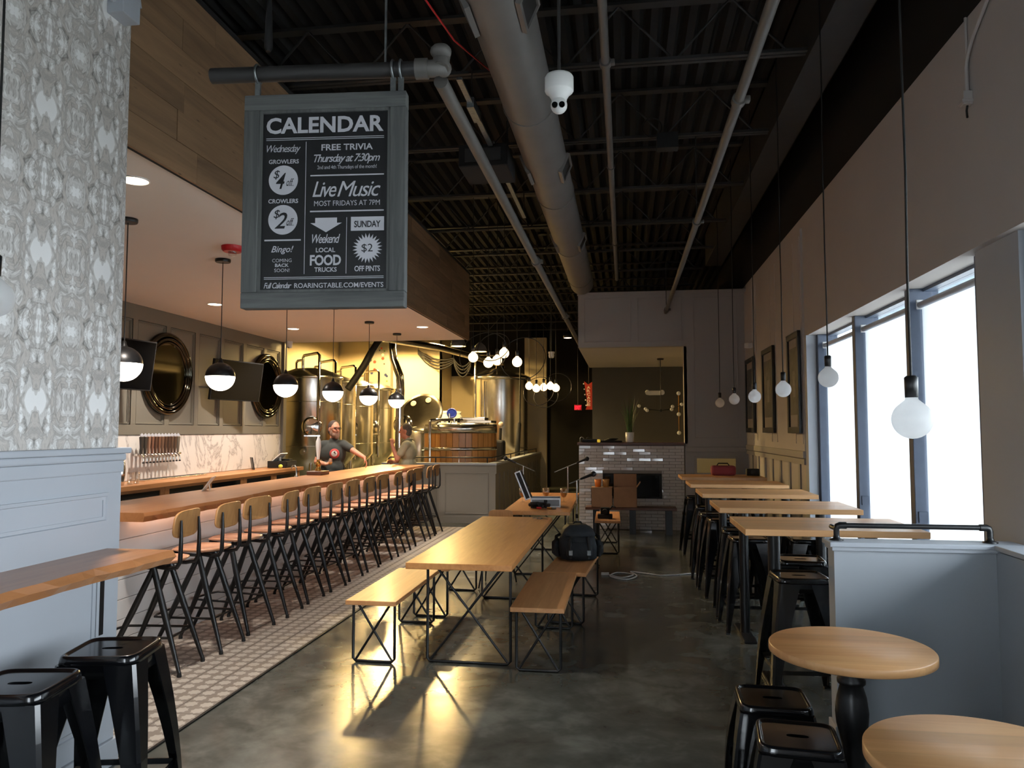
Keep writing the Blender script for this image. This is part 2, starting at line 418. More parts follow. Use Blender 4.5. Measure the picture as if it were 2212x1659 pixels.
# ---- windows
def window(nm, ys, x0, ends):
    w = struct(MB().box(x0, x0+.10, ys[0]-.06, ys[-1]+.06, ZH-.025, ZH).build(nm, M_SLATE))
    MB().box(x0, x0+.10, ys[0]-.06, ys[-1]+.06, .28, .36).build('bottom_rail', M_SLATE, w)
    for y in ys: MB().box(x0-.10, x0+.11, y-.045, y+.045, .36, ZH-.0, bev=.006).build('mullion', M_SLATE, w)
    for a, b in zip(ys[:-1], ys[1:]): MB().box(x0+.06, x0+.066, a+.055, b-.055, .36, ZH-.025).build('pane', M_GLASS, w)
    for y in ys[1:-1]: MB().box(x0-.08, x0-.02, y-.06, y-.045, .98, 1.06).build('latch', M_SLATE, w)
    return w
Y1 = [4.87, 6.03, 7.38, 8.74]
w1 = window('window_1', Y1, 2.19, True)
w2 = window('window_2', [-1.3, .1, 1.5, 2.9, 4.25], 2.19, False)
w3 = struct(MB().box(-1.45, -.55, -2.34, -2.28, 2.58, 2.65).build('window_3', M_SLATE))
for x in (-1.41, -.59): MB().box(x-.04, x+.04, -2.35, -2.27, .4, 2.58).build('mullion', M_SLATE, w3)
for a, b in ((-1.37, -.63),): MB().box(a, b, -2.32, -2.314, .4, 2.58).build('pane', M_GLASS, w3)
def shade(a, b, root):
    MB().box(2.176, 2.179, a+.06, b-.06, .34, 2.575).build('fabric', M_SHADE, root)
    MB().cyl((2.165, a+.055, 2.575), (2.165, b-.055, 2.575), .024, n=12).build('roller', M_GREY, root)
    MB().box(2.165, 2.190, a+.06, b-.06, .31, .345).build('bottom_bar', M_GREY, root)
    for y in (a+.045, b-.045): MB().cbox((2.165, y, 2.58), (.05, .012, .07), .004).build('bracket', M_WPLAST, root)
for i, (a, b) in enumerate(zip(Y1[:-1], Y1[1:])):
    r = thing('roller_shade', ['white roller shade glowing beside the grey pier, nearest the camera', 'glowing white roller shade in the middle bay of the window', 'glowing white roller shade in the bay next to the framed pictures'][i], 'roller shade', group='white roller shades in the window')
    shade(a, b, r)
for a, b in zip([-1.3, .1, 1.5, 2.9], [.1, 1.5, 2.9, 4.25]):
    MB().box(2.165, 2.185, a+.06, b-.06, 2.50, 2.575).build('raised_shade', M_GREY, w2)

# ---- left wall: wallpaper above, painted wainscot below
wl = struct(bx('wall_left', M_PAPER, None, -2.75, -2.55, -2.2, 3.56, 0, 5.0))
def lp(nm, m, *a, bev=0): return MB().box(*a, bev=bev).build(nm, m, wl)
lp('wainscot', M_GREY, -2.55, -2.535, -2.2, 3.56, 0, 1.50)
lp('chair_rail', M_GREY, -2.55, -2.495, -2.2, 3.595, 1.535, 1.565, bev=.006)
lp('chair_rail_cove', M_GREY, -2.55, -2.512, -2.2, 3.58, 1.50, 1.535, bev=.008); lp('chair_rail_base', M_GREY, -2.55, -2.522, -2.2, 3.575, 1.44, 1.50, bev=.006)
lp('end_cap', M_GREY, -2.75, -2.535, 3.56, 3.572, 0, 1.5)
PROF = ((0, 0), (0, 1), (.45, 1), (.55, .45), (1, .45), (1, 0))
def frame_yz(parent, m, x, y0, y1, z0, z1, w=.03, t=.014, nm='panel_moulding'):
    L = [[(x+b*t, yy, zz) for yy, zz in ((y0+a*w, z0+a*w), (y1-a*w, z0+a*w), (y1-a*w, z1-a*w), (y0+a*w, z1-a*w))] for a, b in PROF]
    return MB().ring_loft(L, caps=False, smooth=False).build(nm, m, parent)
def frame_xz(parent, m, y, x0, x1, z0, z1, w=.03, t=.012, nm='panel_moulding'):
    L = [[(xx, y-b*t, zz) for xx, zz in ((x0+a*w, z0+a*w), (x1-a*w, z0+a*w), (x1-a*w, z1-a*w), (x0+a*w, z1-a*w))] for a, b in PROF]
    return MB().ring_loft(L, caps=False, smooth=False).build(nm, m, parent)
frame_yz(wl, M_GREY, -2.535, 2.2, 3.47, 1.195, 1.345, .035)
frame_yz(wl, M_GREY, -2.535, .7, 2.1, 1.195, 1.345, .035)
frame_yz(wl, M_GREY, -2.535, 2.2, 3.42, .22, 1.00, .04); frame_yz(wl, M_GREY, -2.535, .7, 2.1, .22, 1.00, .04)
lp('baseboard', M_GREY, -2.55, -2.515, -2.2, 3.59, 0, .13, bev=.005)

# ---- bar zone shell
bc = struct(bx('ceiling_bar', M_WHITEC, None, -5.95, -2.575, 3.56, 12.4, 3.16, 3.22))
struct(bx('wall_bar_end', M_OLIVE, None, -5.95, -2.75, 3.40, 3.56, 0, 4.25))
wt = struct(bx('wall_taps', M_OLIVE, None, -5.95, -5.80, 3.56, 12.38, 0, 3.16))
MB().box(-5.80, -5.74, 12.28, 12.40, 0, 3.16, bev=.005).build('end_trim', M_OLIVE, wt)
MB().box(-5.80, -5.785, 6.0, 12.28, 1.06, 1.595).build('marble_slab', M_MARBLE, wt)
MB().box(-5.80, -5.775, 6.0, 12.28, 1.60, 1.72).build('lower_rail', M_OLIVE, wt)
MB().box(-5.80, -5.775, 6.0, 12.28, 2.98, 3.16).build('upper_rail', M_OLIVE, wt)
ST = [6.35, 7.0, 7.66, 8.32, 8.99, 9.66, 10.32, 10.98, 11.66, 12.23]
for y in ST: MB().box(-5.80, -5.775, y-.045, y+.045, 1.72, 2.98).build('stile', M_OLIVE, wt)
for a, b in zip(ST[:-1], ST[1:]):
    frame_yz(wt, M_OLIVE, -5.80, a+.06, b-.06, 1.73, 2.97, .025, .018)
    MB().box(-5.80, -5.785, a+.05, b-.05, 2.26, 2.31).build('mid_rail', M_OLIVE, wt)
# timber fascia over the bar
fa = struct(bx('trim_1', M_BLACK, None, -2.59, -2.570, 3.56, 12.4, 3.14, 4.25))
rowz = [3.14 + i*.185 for i in range(7)]
for i in range(6):
    y = 3.56; off = R.uniform(.3, 1.4); first = True
    while y < 12.39:
        L = off if first else R.uniform(1.1, 1.9); first = False
        y2 = min(12.4, y+L); d = R.uniform(-.002, .003)
        if 12.4-y2 < .25: y2 = 12.4
        MB().box(-2.570, -2.551+d, y+.001, y2-.001, rowz[i]+.001, rowz[i+1]-.001).build('plank', M_BARN, fa)
        y = y2
struct(bx('wall_soffit_back', M_BLACK, None, -5.95, -2.551, 12.4, 12.42, 3.16, 4.25))
MB().box(-2.59, -2.54, 3.56, 12.42, 4.25, 4.28).build('fascia_cap', M_BLACK, fa)

# ---- brewery shell
struct(bx('wall_brewery_left', M_CREAM, None, -8.2, -8.0, 3.5, 21.2, 0, 5.0))
struct(bx('wall_brewery_back', M_CREAM, None, -8.0, -5.05, 20.6, 20.8, 0, 5.0))
struct(bx('wall_brewery_inner', M_CREAM, None, -5.05, -2.7, 22.0, 22.2, 0, 3.25))
struct(bx('wall_brewery_return', M_CREAM, None, -5.07, -5.05, 20.6, 22.0, 0, 5.0))
struct(bx('wall_brewery_top', M_BLACK, None, -5.05, -2.7, 22.0, 22.2, 3.25, 5.0))
struct(bx('wall_pillar', M_CREAM, None, -2.72, -2.12, 20.8, 21.0, 0, 4.2))
struct(bx('wall_back', M_BLACK, None, -8.2, 2.3, 22.5, 22.7, 0, 5.1))
struct(bx('wall_outer_left', M_BLACK, None, -8.4, -8.2, -2.4, 22.7, 0, 5.1))
struct(bx('wall_front_left', M_BLACK, None, -8.2, -2.75, 3.3, 3.4, 0, 5.05))

# ---- far end: fireplace wall with opening, panelled box above
wf = struct(bx('wall_far', M_PANEL, None, .985, 2.0, 13.0, 13.15, 0, 3.98))
MB().box(-.775, .985, 13.0, 13.15, 3.06, 3.98).build('header', M_PANEL, wf)
MB().box(-.775, 1.9, 13.15, 17.2, 3.06, 3.12).build('recess_ceiling', M_TAUPE, wf)
MB().box(-.775, -.745, 13.15, 17.2, 3.12, 3.98).build('box_side', M_PANEL, wf)
MB().box(-.79, 2.0, 12.98, 13.0, 3.95, 4.0).build('top_trim', M_PANEL, wf)
MB().box(-.72, 2.0, 17.2, 17.35, 0, 3.98).build('back_wall', M_DARK, wf)
for a in ((-.68, .12, 3.14, 3.90), (.22, .96, 3.14, 3.90), (1.14, 1.86, 1.52, 3.88)):
    frame_xz(wf, M_PANEL, 13.0, *a, w=.025, t=.012)
MB().box(1.0, 1.97, 12.955, 13.0, 1.30, 1.38, bev=.006).build('chair_rail', M_PANEL, wf)
MB().box(1.0, 1.99, 12.975, 13.0, 0, .14).build('baseboard', M_PANEL, wf)
# small pass-through on the far wall; pane glows in place of the lit room
MB().box(1.13, 1.83, 12.965, 13.0, .92, 1.22).build('niche_frame', M_PANEL, wf)
MB().box(1.17, 1.79, 12.955, 12.966, .955, 1.19).build('lit_pane', glow('dim_lit_pane', (176, 150, 92), .10), wf)
MB().box(.98, 1.03, 13.0, 13.17, 1.43, 3.06).build('jamb', M_TAUPE, wf)

fp = struct(bx('wall_fireplace', M_GROUT, None, -.775, .97, 13.012, 13.35, 0, 1.40))
tw, th = .2, .0515; proto_t = {}
def fire_tile(x0, x1, z0, z1):
    key = round(x1-x0, 3)
    if key not in proto_t:
        w = x1-x0-.006; proto_t[key] = MB().box(-w/2, w/2, -.008, .004, -(th-.005)/2, (th-.005)/2, bev=.0022, seg=1).mesh('tile', M_WTILE)
    o = link('tile', proto_t[key], fp, ((x0+x1)/2, 13.008, (z0+z1)/2), (R.gauss(0, .03), 0, R.gauss(0, .04)))
    return o
for r in range(27):
    z0 = r*th+.004; z1 = z0+th; x = -.775; o = (0, .1)[r % 2]
    xs = [-.775] + [v for v in [-.775+o+k*tw for k in range(0, 10)] if -.77 < v < .95] + [.97]
    for a, b in zip(xs[:-1], xs[1:]):
        if z1 > .525 and z0 < .935 and b > -.37 and a < .598:      # around the firebox
            if a < -.38 - .02: fire_tile(a, -.376, z0, z1)
            elif b > .598 + .02: fire_tile(.598, b, z0, z1)
            continue
        fire_tile(a, b, z0, z1)
fb = thing('fireplace_insert', 'black rectangular fireplace insert set in the white glazed tile wall', 'fireplace', (.111, 13.0, .522))
MB().box(-.485, .485, -.022, .01, 0, .412, bev=.004).build('frame', M_RUBBER, fb)
MB().box(-.45, .45, -.026, -.02, .03, .382).build('glass_front', M_SCREEN, fb)
mt = thing('mantel_shelf', 'dark walnut mantel shelf on top of the white tiled fireplace', 'shelf', (.1, 13.15, 1.405))
MB().box(-.90, .87, -.20, .22, 0, .045, bev=.004).build('board', M_WALNUT, mt)

M_LOW = plain('low_wall_paint', (142, 137, 128), .6, var=.02, scale=2)
# ---- low wall round the brewery
hw = struct(bx('wall_brewery_low', M_LOW, None, -4.36, -2.29, 13.5, 13.62, 0, 1.03))
MB().box(-2.41, -2.29, 13.62, 20.8, 0, 1.03).build('side_wall', M_LOW, hw)
MB().box(-4.39, -2.265, 13.475, 13.645, 1.03, 1.07, bev=.005).build('cap', M_GREY, hw)
MB().box(-2.435, -2.265, 13.645, 20.8, 1.03, 1.07, bev=.005).build('cap', M_GREY, hw)
frame_xz(hw, M_LOW, 13.5, -3.22, -2.42, .16, .90, .03, .014); frame_xz(hw, M_LOW, 13.5, -4.25, -3.36, .16, .90, .03, .014)
for i in range(13):
    y = 13.9+i*.52; MB().box(-2.29, -2.272, y, y+.10, .14, .9).build('batten', M_LOW, hw)
MB().box(-2.29, -2.27, 13.48, 20.8, .88, 1.03).build('top_rail', M_LOW, hw); MB().box(-2.29, -2.268, 13.48, 20.8, 0, .14).build('baseboard', M_LOW, hw)
MB().box(-4.36, -2.27, 13.478, 13.5, 0, .12).build('baseboard', M_LOW, hw)

# ---- half wall by the round tables
h2 = struct(bx('wall_half_right', M_HGREY, None, 1.075, 1.97, 4.24, 4.36, 0, 1.035))
MB().box(1.86, 1.98, -1.3, 4.24, 0, 1.035).build('return_wall', M_HGREY, h2)
MB().box(1.05, 2.0, 4.215, 4.385, 1.045, 1.07, bev=.004).build('cap', M_GREY, h2); MB().box(1.062, 2.0, 4.225, 4.375, 1.025, 1.045, bev=.003).build('cap_bed', M_GREY, h2)
MB().box(1.84, 2.0, -1.3, 4.215, 1.045, 1.07, bev=.004).build('cap', M_GREY, h2)
MB().box(1.06, 1.075, 4.23, 4.37, .0, .13, bev=.003).build('baseboard', M_TAUPE, h2); MB().box(1.06, 1.86, 4.225, 4.24, 0, .13, bev=.003).build('baseboard', M_HGREY, h2)

# ---- star tile strip along the bar
ts = struct(bx('floor_tile_bed', M_GROUT, None, -3.62, -2.44, 3.62, 12.9, 0, .004))
tm = MB().box(-.0965, .0965, -.0965, .0965, 0, .006, bev=.0015, seg=1).mesh('tile', M_STAR)
for i in range(6):
    for j in range(47):
        link('tile', tm, ts, (-2.545-i*.1965, 3.73+j*.1965, .003))
MB().box(-2.44, -2.43, 3.62, 12.9, 0, .01).build('metal_edge', M_BLKM, ts)

# ================================================================== CEILING THINGS
# open web joists across the room
def joist_meshes(x0, x1):
    ch = []
    mb = MB().box(x0, x1, -.045, -.008, 4.45, 4.475); mb.box(x0, x1, .008, .045, 4.45, 4.475); ch.append(('bottom_chord', mb.mesh('bottom_chord', M_BLKC)))
    mb = MB().box(x0, x1, -.045, .045, 4.91, 4.935); ch.append(('top_chord', mb.mesh('top_chord', M_BLKC)))
    pts = []; x = x0; k = 0
    while x <= x1: pts.append((x, 0, 4.462 if k % 2 == 0 else 4.92)); x += .42; k += 1
    ch.append(('web', MB().tube(pts, .013, 6).mesh('web', M_BLKC))); return ch
M_BLKC = plain('dark_joist_paint', (42, 41, 40), .6, var=.1)
jm = joist_meshes(-8.0, 1.36)
JY = [-1.9+i*1.535 for i in range(16)]; JO = ORD+['fifteenth', 'sixteenth']
for i, y in enumerate(JY):
    e = thing('roof_joist', '%s black open-web roof joist counting from the shop front' % JO[i], 'joist', (0, y, 0), 0, 'black roof joists')
    for nm, me in jm: link(nm, me, e)
bmn = tag(bx('roof_beam', M_BLKC, None, 1.36, 1.62, -2.2, 13.0, 4.40, 4.93), 'long black steel beam under the roof beside the window wall', 'beam')
# round duct
du = thing('air_duct', 'large grey round spiral air duct running the length of the ceiling', 'duct', (-.70, 0, 4.14))
mb = MB().cyl((0, -2.1, 0), (0, 12.85, 0), .195, n=32, caps=False); mb.lathe([(.195, 0), (.18, .06), (.10, .10)], 32)
mb2 = MB().cyl((0, -2.1, 0), (0, 12.85, 0), .195, n=36, caps=True); mb2.build('duct_body', M_DUCT, du)
for y in (-1, 1.2, 3.4, 5.6, 7.8, 10, 12.2): MB().tube([(.197*math.cos(a*PI/18), y, .197*math.sin(a*PI/18)) for a in range(36)], .006, 5, closed=True).build('seam_ring', M_DUCT, du)
for sgn, nm in ((1, 'r'), (-1, 'l')):
    for y in (4.15, 6.9, 9.7):
        mb = MB(); mb.M = xf((0, y, 0), (0, math.radians(24 if sgn > 0 else 156), 0))
        for a in ((-.16, .16, .075, .095), (-.16, .16, -.095, -.075), (-.16, -.14, -.075, .075), (.14, .16, -.075, .075)): mb.box(.18, .212, a[0], a[1], a[2], a[3])
        fr_ = mb.build('register_frame', M_DUCT, du)
        mb = MB(); mb.M = xf((0, y, 0), (0, math.radians(24 if sgn > 0 else 156), 0)); mb.box(.17, .2, -.14, .14, -.075, .075)
        mb.build('register_grille', M_BLKC, fr_)
for y in (.4, 3.5, 6.5, 9.6): MB().cyl((0, y, .19), (0, y, .34), .006, n=6).build('hanger_rod', M_BLKC, du)
# sprinkler pipes
def pipe(label, x, z, y0, y1, r, rods, caps=True, joints=()):
    e = thing('sprinkler_pipe', label, 'pipe', (x, 0, z), 0, 'grey sprinkler pipes')
    MB().cyl((0, y0, 0), (0, y1, 0), r, n=16).build('pipe_run', M_PIPEG, e)
    for y in rods: MB().cyl((0, y, r*.9), (0, y, 4.45-z), .006, n=6).build('hanger_rod', M_BLKC, e); MB().tube([((r+.006)*math.cos(a*PI/9), y, (r+.006)*math.sin(a*PI/9)) for a in range(18)], .006, 5, closed=True).build('clamp_ring', M_PIPEG, e)
    for y in joints: MB().cyl((0, y-.03, 0), (0, y+.03, 0), r+.012, n=16).build('coupling', M_PIPEG, e); MB().cbox((r+.02, y, 0), (.03, .05, .035), .006).build('coupling_lug', M_PIPEG, e)
    return e
pipe('thin grey sprinkler pipe hanging beside the round duct', -.112, 4.2, -2.1, 12.9, .029, JY[2:9:2], joints=(5.2,))
p2 = pipe('lower grey sprinkler pipe ending at the panelled box above the fireplace', .69, 3.62, -2.1, 12.90, .03, [JY[3], JY[6], 12.7], joints=(4.6, 7.3, 12.6))
p3 = pipe('grey sprinkler pipe running back from the elbow that holds the hanging sign', -.82, 3.245, 3.32, 17.5, .033, [], joints=(7.1, 10.6))
# conduits and cable on the ceiling
cb = tag(MB().tube([(-1.0, 2.2, 4.35), (-1.02, 2.8, 4.1), (-1.1, 3.6, 4.0), (-1.05, 4.6, 4.12), (-1.0, 5.6, 4.4)], .006, 6).build('loose_cable', M_RED), 'loose red cable sagging from the ceiling above the sign', 'cable')
cd = thing('strut_channel', 'slotted metal strut channel hanging beside the round duct', 'bracket', (-1.15, 0, 4.15))
MB().box(-.02, .02, 5.2, 8.8, 0, .02).build('channel', M_GALV, cd); MB().box(-.028, .028, 6.5, 6.75, -.03, .05).build('splice_plate', M_GALV, cd); MB().box(-.028, .028, 5.6, 5.9, -.03, .05).build('splice_plate', M_GALV, cd)
for y in (5.66, 7.21, 8.74): MB().cyl((0, y, .02), (0, y, .30), .006, n=6).build('hanger_rod', M_BLKC, cd)
pj = thing('ceiling_heater', 'dark unit heater box hung between the joists beside the duct', 'heater', (-1.22, 6.75, 3.98))
MB().box(-.22, .22, -.25, .25, 0, .2, bev=.01).build('casing', M_BLACK, pj); MB().box(-.16, .16, -.262, -.25, .04, .16).build('grille', M_BLKC, pj)
for sx_ in (-.18, .18): MB().cyl((sx_, 0, .2), (sx_, 0, .5), .008, n=6).build('hanger_rod', M_BLKC, pj)
jb = thing('junction_box', 'small black junction box with a looped cable under the ceiling', 'box', (.42, 7.21, 4.30))
MB().box(-.1, .1, -.06, .06, 0, .15, bev=.004).build('casing', M_RUBBER, jb)
MB().tube([(-.14+.09*math.cos(a*PI/10), 0, .22+.09*math.sin(a*PI/10)) for a in range(20)], .007, 6, closed=True).build('cable_loop', M_RUBBER, jb)
drop = tag(MB().cyl((-1.33, 3.1, 3.52), (-1.33, 3.1, 4.92), .006, n=6).build('hanging_rod', M_GALV), 'thin galvanised rod hanging from the roof deck down to the sign pipe', 'rod')
drop.location = (.28, .12, -.25)
dr2 = thing('cable_drop', 'grey cable with a plug hanging down from the roof deck above the sign', 'cable', (-1.80, 3.6, 3.60))
MB().tube([(0, 0, .3), (.004, 0, .6), (-.004, 0, .95), (0, 0, 1.33)], .010, 6).build('cable', M_GALV, dr2); MB().lathe([(.012, .0), (.022, .02), (.018, .16), (.01, .30)], 10).build('plug', M_RUBBER, dr2)

# turret camera on a rod
tc = thing('security_camera', 'white turret security camera hanging from the ceiling beside the duct', 'camera', (-.284, 3.4, 3.11))
MB().lathe([(.032, .03), (.036, .052), (.050, .074), (.063, .084), (.066, .090), (.066, .150), (.060, .160), (.05, .165)], 28).build('housing', M_WPLAST, tc)
ey = MB().sphere((0, -.012, .016), .038, 20, 12).build('eyeball', M_WPLAST, tc)
for dx in (-.016, .016): MB().cyl((dx, -.043, .006), (dx, -.0505, .006), .0135, n=16).build('lens', M_SCREEN, ey)
MB().cyl((0, 0, .165), (0, 0, 1.81), .008, n=8).build('hanging_rod', M_BLKC, tc)
# fire strobe, recessed lights
fs = thing('fire_strobe', 'round red fire alarm strobe on the white bar ceiling', 'fire alarm', (-3.18, 5.8, 3.16))
MB().lathe([(.07, -.045), (.085, -.03), (.088, 0)], 24).build('body', M_RED, fs); MB().lathe([(.001, -.085), (.03, -.075), (.036, -.045)], 16).build('lens', M_CLEAR, fs)
for i, (x, y) in enumerate(((-2.92, 4.15), (-4.84, 8.45), (-4.86, 10.68), (-2.91, 10.76))):
    e = thing('recessed_light', ['lit recessed ceiling light beside the wallpapered wall', 'lit recessed ceiling light above the beer taps', 'lit recessed ceiling light above the second round mirror', 'lit recessed ceiling light near the timber fascia at the far end'][i], 'ceiling light', (x, y, 3.16), 0, 'recessed lights over the bar')
    MB().tube([(.085*math.cos(a*PI/16), .085*math.sin(a*PI/16), -.002) for a in range(32)], .006, 6, closed=True).build('trim_ring', M_WPLAST, e)
    MB().lathe([(.001, -.004), (.08, -.004), (.08, 0)], 28).build('lens', M_CAN, e)
    l = bpy.data.lights.new('downlight', 'SPOT'); l.energy = 260; l.color = (1, .90, .80); l.spot_size = 2.2; l.spot_blend = .7; l.shadow_soft_size = .07
    link('downlight', l, e, (0, 0, -.02))

# ================================================================== HANGING SIGN
sg = thing('hanging_sign', 'black and white calendar poster sign in a grey weathered wood frame hung from a pipe', 'sign', (-1.30, 3.16, 2.66), math.radians(4.2))
SW, SH = .728, .955          # outer frame
fw = .07
for a in ((-SW/2, SW/2, SH/2-fw, SH/2), (-SW/2, SW/2, -SH/2, -SH/2+fw)): MB().box(a[0], a[1], -.03, .03, a[2], a[3], bev=.004).build('frame_rail', M_GREYWX, sg)
for a in ((-SW/2, -SW/2+fw), (SW/2-fw, SW/2)): MB().box(a[0], a[1], -.03, .03, -SH/2+fw, SH/2-fw, bev=.004).build('frame_stile', M_GREYW, sg)
mb = MB(); iw = .012
for a in ((-SW/2+fw, SW/2-fw, SH/2-fw-iw, SH/2-fw), (-SW/2+fw, SW/2-fw, -SH/2+fw, -SH/2+fw+iw), (-SW/2+fw, -SW/2+fw+iw, -SH/2+fw, SH/2-fw), (SW/2-fw-iw, SW/2-fw, -SH/2+fw, SH/2-fw)): mb.box(a[0], a[1], -.022, .0, a[2], a[3])
mb.build('inner_lip', M_GREYW, sg)
po = MB().box(-SW/2+fw, SW/2-fw, -.012, .012, -SH/2+fw, SH/2-fw).build('poster', M_POSTER, sg)
MB().box(-SW/2+.005, SW/2-.005, .03, .036, -SH/2+.005, SH/2-.005).build('back_board', M_CREAM, sg)
MS = Matrix(((1, 0, 0, 0), (0, 0, -1, 0), (0, 1, 0, 0), (0, 0, 0, 1)))    # sign plane: x right, y up, normal towards -Y
def sp(px, py):     # zoomed picture pixel -> sign coordinates
    xl = 90-30*(py-100)/1485.0
    return ((px-xl)/1080.0-.5)*SW, (.5-(py-(100-15*(px-90)/1080.0))/1487.0)*SH
KX, KY = SW/1080.0, SH/1487.0
def tx(s, px, py, w, h, bold=0, shear=0, mat=None, space=1.0, d=.0135): 
    cx, cy = sp(px, py); return lettering(s, po, MS, cx, cy, w*KX, h*KY, d, mat or M_PRINT, bold, shear, space)
def bar_(x0, x1, y0, y1, nm='rule_line', m=None, d=.0132):
    a, b = sp(x0, (y0+y1)/2), sp(x1, (y0+y1)/2); h = max(2.5, y1-y0)*KY/2; cy = (a[1]+b[1])/2
    c1, c2 = sp((x0+x1)/2, y0), sp((x0+x1)/2, y1)
    if x1-x0 > y1-y0: MB().box(a[0], b[0], -d, -.012, cy-h, cy+h).build(nm, m or M_PRINT, po)
    else: MB().box(c1[0]-1.5*KX, c1[0]+1.5*KX, -d, -.012, c2[1], c1[1]).build(nm, m or M_PRINT, po)
tx('CALENDAR', 622, 305, 785, 115, .03, 0, space=1.02)
bar_(228, 1015, 392, 396); bar_(228, 1015, 404, 408)
tx('Wednesday', 345, 478, 228, 66, .0, .35, space=.85)
tx('GROWLERS', 346, 562, 202, 30, .02)
tx('CROWLERS', 341, 839, 200, 30, .02)
def disc(px, py, r, nm='print_disc', m=None, d=.0133):
    cx, cy = sp(px, py); MB().prism([(cx+r*KX*math.cos(a*PI/24), cy+r*KX*math.sin(a*PI/24)) for a in range(48)], 0, 1, lambda a, b, e: (a, -.012-(d-.012)*e, b)).build(nm, m or M_PRINT, po)
disc(342, 692, 98); disc(338, 969, 98)
for yy, n in ((692, '4'), (969, '2')):
    tx('$', 298, yy-36, 42, 66, .0, .2, M_POSTER, d=.0142); tx(n, 326, yy+6, 66 if n == '4' else 84, 112, .01, .35, M_POSTER, d=.0142)
    tx('off', 388, yy+14, 50, 50, .0, .4, M_POSTER, d=.0142); bar_(362, 412, yy+38, yy+40, 'print_underline', M_POSTER, .0142)
bar_(214, 457, 1106, 1116)
tx('Bingo!', 334, 1180, 148, 58, .01, .35); tx('COMING', 331, 1252, 130, 24, .0); tx('BACK', 331, 1285, 92, 24, .02); tx('SOON!', 331, 1320, 102, 24, .0)
bar_(495, 498, 424, 1345, 'rule_line')
tx('FREE TRIVIA', 770, 464, 342, 44, .02); tx('Thursday at 7:30pm', 768, 548, 440, 72, .01, .35, space=.85)
tx('2nd and 4th Thursdays of the month!', 768, 607, 395, 34, .0, 0, space=.95)
bar_(524, 1012, 655, 664)
tx('Live', 618, 758, 160, 108, .004, .35, space=.85); tx('Music', 846, 756, 286, 108, .0, .35, space=.85)
tx('MOST FRIDAYS AT 7PM', 766, 855, 436, 36, .0)
bar_(520, 1008, 905, 914)
cx, cy = sp(626, 1005)
ar = [(-72, 48), (72, 48), (72, 12), (104, 12), (0, -52), (-104, 12), (-72, 12)]
MB().prism([(cx+a*KX, cy+b*KY) for a, b in ar], 0, 1, lambda a, b, e: (a, -.012-.0013*e, b)).build('print_arrow', M_PRINT, po)
tx('Weekend', 626, 1102, 186, 62, .008, .35, space=.85); tx('LOCAL', 622, 1180, 128, 32, .018); tx('FOOD', 621, 1250, 206, 74, .03, 0, space=.95); tx('TRUCKS', 621, 1315, 148, 32, .02)
bar_(762, 765, 955, 1342, 'rule_line')
cx, cy = sp(900, 999); MB().box(cx-109*KX, cx+109*KX, -.0133, -.012, cy-48*KY, cy+48*KY).build('print_block', M_PRINT, po)
tx('SUNDAY', 900, 1002, 174, 46, .02, 0, M_POSTER, .95, .0142)
cx, cy = sp(898, 1168)
MB().prism([(cx+(98 if k % 2 else 66)*KX*math.cos(k*PI/24), cy+(98 if k % 2 else 66)*KX*math.sin(k*PI/24)) for k in range(48)], 0, 1, lambda a, b, e: (a, -.012-.0013*e, b)).build('print_starburst', M_PRINT, po)
tx('$2', 897, 1170, 74, 62, .0, 0, M_POSTER, 1, .0142); tx('OFF PINTS', 896, 1308, 168, 38, .015, 0, space=.92)
bar_(210, 1002, 1363, 1367); bar_(210, 1002, 1374, 1378)
tx('Full Calendar', 302, 1425, 186, 40, .008, .35, space=.85); tx('ROARINGTABLE.COM/EVENTS', 707, 1422, 588, 34, .012)
# pipe hanger (turned with the sign)
zp = .585
MB().cyl((-.53, 0, zp), (.44, 0, zp), .034, n=20).build('hanger_pipe', M_BLKC, sg)
MB().tube([(.44, 0, zp), (.475, .0, zp), (.505, .012, zp+.012), (.52, .05, zp+.02)], .037, 14).build('pipe_elbow', M_PIPEG, sg)
MB().cyl((.40, 0, zp), (.455, 0, zp), .045, n=18).build('coupling', M_PIPEG, sg); MB().cyl((.51, .0, zp+.0), (.515, .03, zp+.10), .038, n=14).build('coupling_cap', M_PIPEG, sg)
MB().sphere((.512, .0, zp+.075), .048, 14, 8, (1, 1, .7)).build('pipe_tee', M_PIPEG, sg)
for x in (-.315, .30, .335):
    mb = MB(); mb.tube([(x, .04*math.cos(a), zp+.04*math.sin(a)) for a in [k*2*PI/20 for k in range(20)]], .006, 6, closed=True)
    mb.box(x-.012, x+.012, -.006, .006, SH/2, zp-.036); mb.build('strap_clamp', M_GALV, sg)

# ================================================================== PENDANT LAMPS
def pendant_globe(i, y, x=-3.5):
    names = ['partly hidden by the wallpapered wall', 'in front of the television', 'in front of the second round mirror', 'in front of the first steel tank', 'in front of the middle steel tanks', 'at the far end of the bar']
    e = thing('pendant_lamp', 'lit globe pendant over the bar, ' + names[i], 'pendant lamp', (x, y, 2.12), 0, 'globe pendants over the bar')
    MB().sphere((0, 0, 0), .125, 32, 12, z0=0.02, z1=.999).build('shade', M_BLKM, e)
    MB().sphere((0, 0, 0), .124, 32, 12, z0=-1, z1=.018).build('globe', M_GLOBE, e)
    MB().lathe([(.03, .118), (.018, .135), (.012, .16), (.004, .165)], 14).build('cap', M_BLKM, e)
    MB().cyl((0, 0, .16), (0, 0, 1.03), .004, n=6).build('cord', M_BLKM, e)
    MB().lathe([(.062, 1.012), (.066, 1.02), (.066, 1.04), (.01, 1.04)], 24).build('canopy', M_BLKM, e)
for i in range(6): pendant_globe(i, 4.92+i*1.305)

